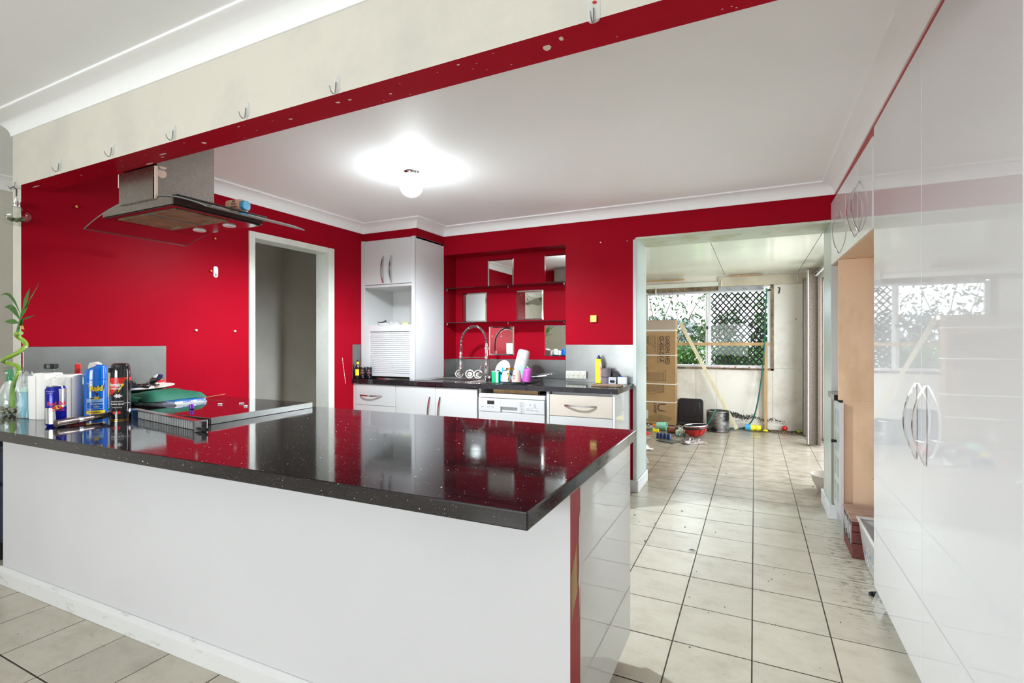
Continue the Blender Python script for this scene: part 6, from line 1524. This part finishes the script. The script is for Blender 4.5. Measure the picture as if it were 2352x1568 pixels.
G().grid(fn, 30, 8).obj('film', M['clearpl'], t, smooth=70)
t = thing('paper_strip', 'thin white paper strip on floor left of slate square', 'strip', (-1.22, 6.62, 0), .05); G().box(-.07, .07, -.008, .008, 0.0005, .003).obj('strip', M['paper'], t)
t = thing('leaf_scrap', 'small dark green leaf on a grout line of the aisle', 'leaf', (-.335, 3.16, .001), .3); G().grid(lambda u, v: (-.02 + .04 * u, (-.010 + .02 * v) * math.sin(PI * min(max(u, .1), .9)), .003 + .004 * math.sin(PI * u)), 8, 4).obj('blade', M['dark'], t, smooth=60)
# ---------------------------------------------------------------- garden outside the sunroom window
structure(G().box(-14, 14, 8.1, 26, -.6, -.5).box(.9, 14, -6, 8.1, -.6, -.5), 'ground', M['grass'])
def leafset(g, cx, cy, cz, R, n, size, rs, m=0, flat=.8):
    for i in range(n):
        a = rs.uniform(0, 2 * PI); b = math.acos(rs.uniform(-1, 1)); q = R * rs.random() ** .45
        c = Vector((cx + q * math.cos(a) * math.sin(b), cy + q * math.sin(a) * math.sin(b) * .7, cz + q * math.cos(b) * flat))
        U = Vector((rs.uniform(-1, 1), rs.uniform(-1, 1), rs.uniform(-1, 1))).normalized(); V = U.cross(Vector((rs.uniform(-1, 1), rs.uniform(-1, 1), rs.uniform(-1, 1)))).normalized(); W = U.cross(V)
        s = size * rs.uniform(.6, 1.4)
        g.add([c - U * s, c - V * s * .32 + W * s * .08, c + U * s, c + V * s * .32 + W * s * .08], [(0, 1, 2), (0, 2, 3)], m)
def shrub(name, label, cat, x, y, h, limbs, mat, n, size, seed, group=None, R=.35):
    rs = random.Random(seed); t = thing(name, label, cat, (x, y, -.5), 0, group)
    b = G(); lf = G()
    for k in range(limbs):
        a = rs.uniform(0, 2 * PI); p = [Vector((0, 0, 0))]; d = Vector((math.cos(a) * .22, math.sin(a) * .12, 1)).normalized()
        st = (h + .5) / 7
        for q in range(7):
            d = (d + Vector((rs.uniform(-.2, .2), rs.uniform(-.12, .12), rs.uniform(-.1, .1)))).normalized(); p.append(p[-1] + d * st)
        b.tube(p, [.03 * (1 - .11 * i) for i in range(len(p))], 5)
        for q in (3, 4, 5, 6, 7): leafset(lf, p[q].x, p[q].y, p[q].z, R, n, size, rs)
    b.obj('branch', M['bark'], t); lf.obj('foliage', mat, t, kind='stuff')
shrub('garden_tree', 'thin branching tree with sparse leaves outside left window pane', 'tree', -1.75, 10.6, 2.5, 7, M['leafd'], 62, .055, 3, R=.42)
shrub('garden_tree', 'leafy tree behind the diamond grille pane', 'tree', .45, 11.3, 2.5, 7, M['leaf'], 44, .06, 8, R=.34)
shrub('garden_shrub', 'bluish grey bush low outside left window pane', 'shrub', -2.3, 13.6, 1.75, 6, M['leafg'], 80, .09, 5, R=.36)
shrub('garden_shrub', 'dense green bush at foot of window, left pane', 'shrub', -1.20, 9.25, 1.08, 8, M['leaf'], 120, .035, 11, R=.20)
shrub('garden_shrub', 'dense green bush behind lower left of diamond grille', 'shrub', -.52, 9.2, 1.14, 9, M['leaf'], 160, .035, 15, R=.20)
shrub('garden_shrub', 'dark green bush behind right of diamond grille', 'shrub', .08, 9.25, 1.16, 9, M['leaf'], 160, .035, 19, R=.20)
shrub('garden_shrub', 'tall dark pointed bush behind middle of diamond grille', 'shrub', -.25, 12.6, 1.75, 6, M['leafd'], 130, .06, 23, R=.30)
t = thing('leaning_branch', 'bare branch leaning across behind the diamond grille', 'branch', (-.9, 10.4, .9))
G().tube([(-1.35, 0, -1.4), (-1.0, 0, -.55), (-.6, 0, -.12), (-.25, 0, .12), (.05, 0, .32), (.35, .0, .50), (.72, .02, .66), (.95, .0, .70)], [.03, .026, .022, .018, .016, .013, .009, .006], 6).obj('branch', M['bark'], t)
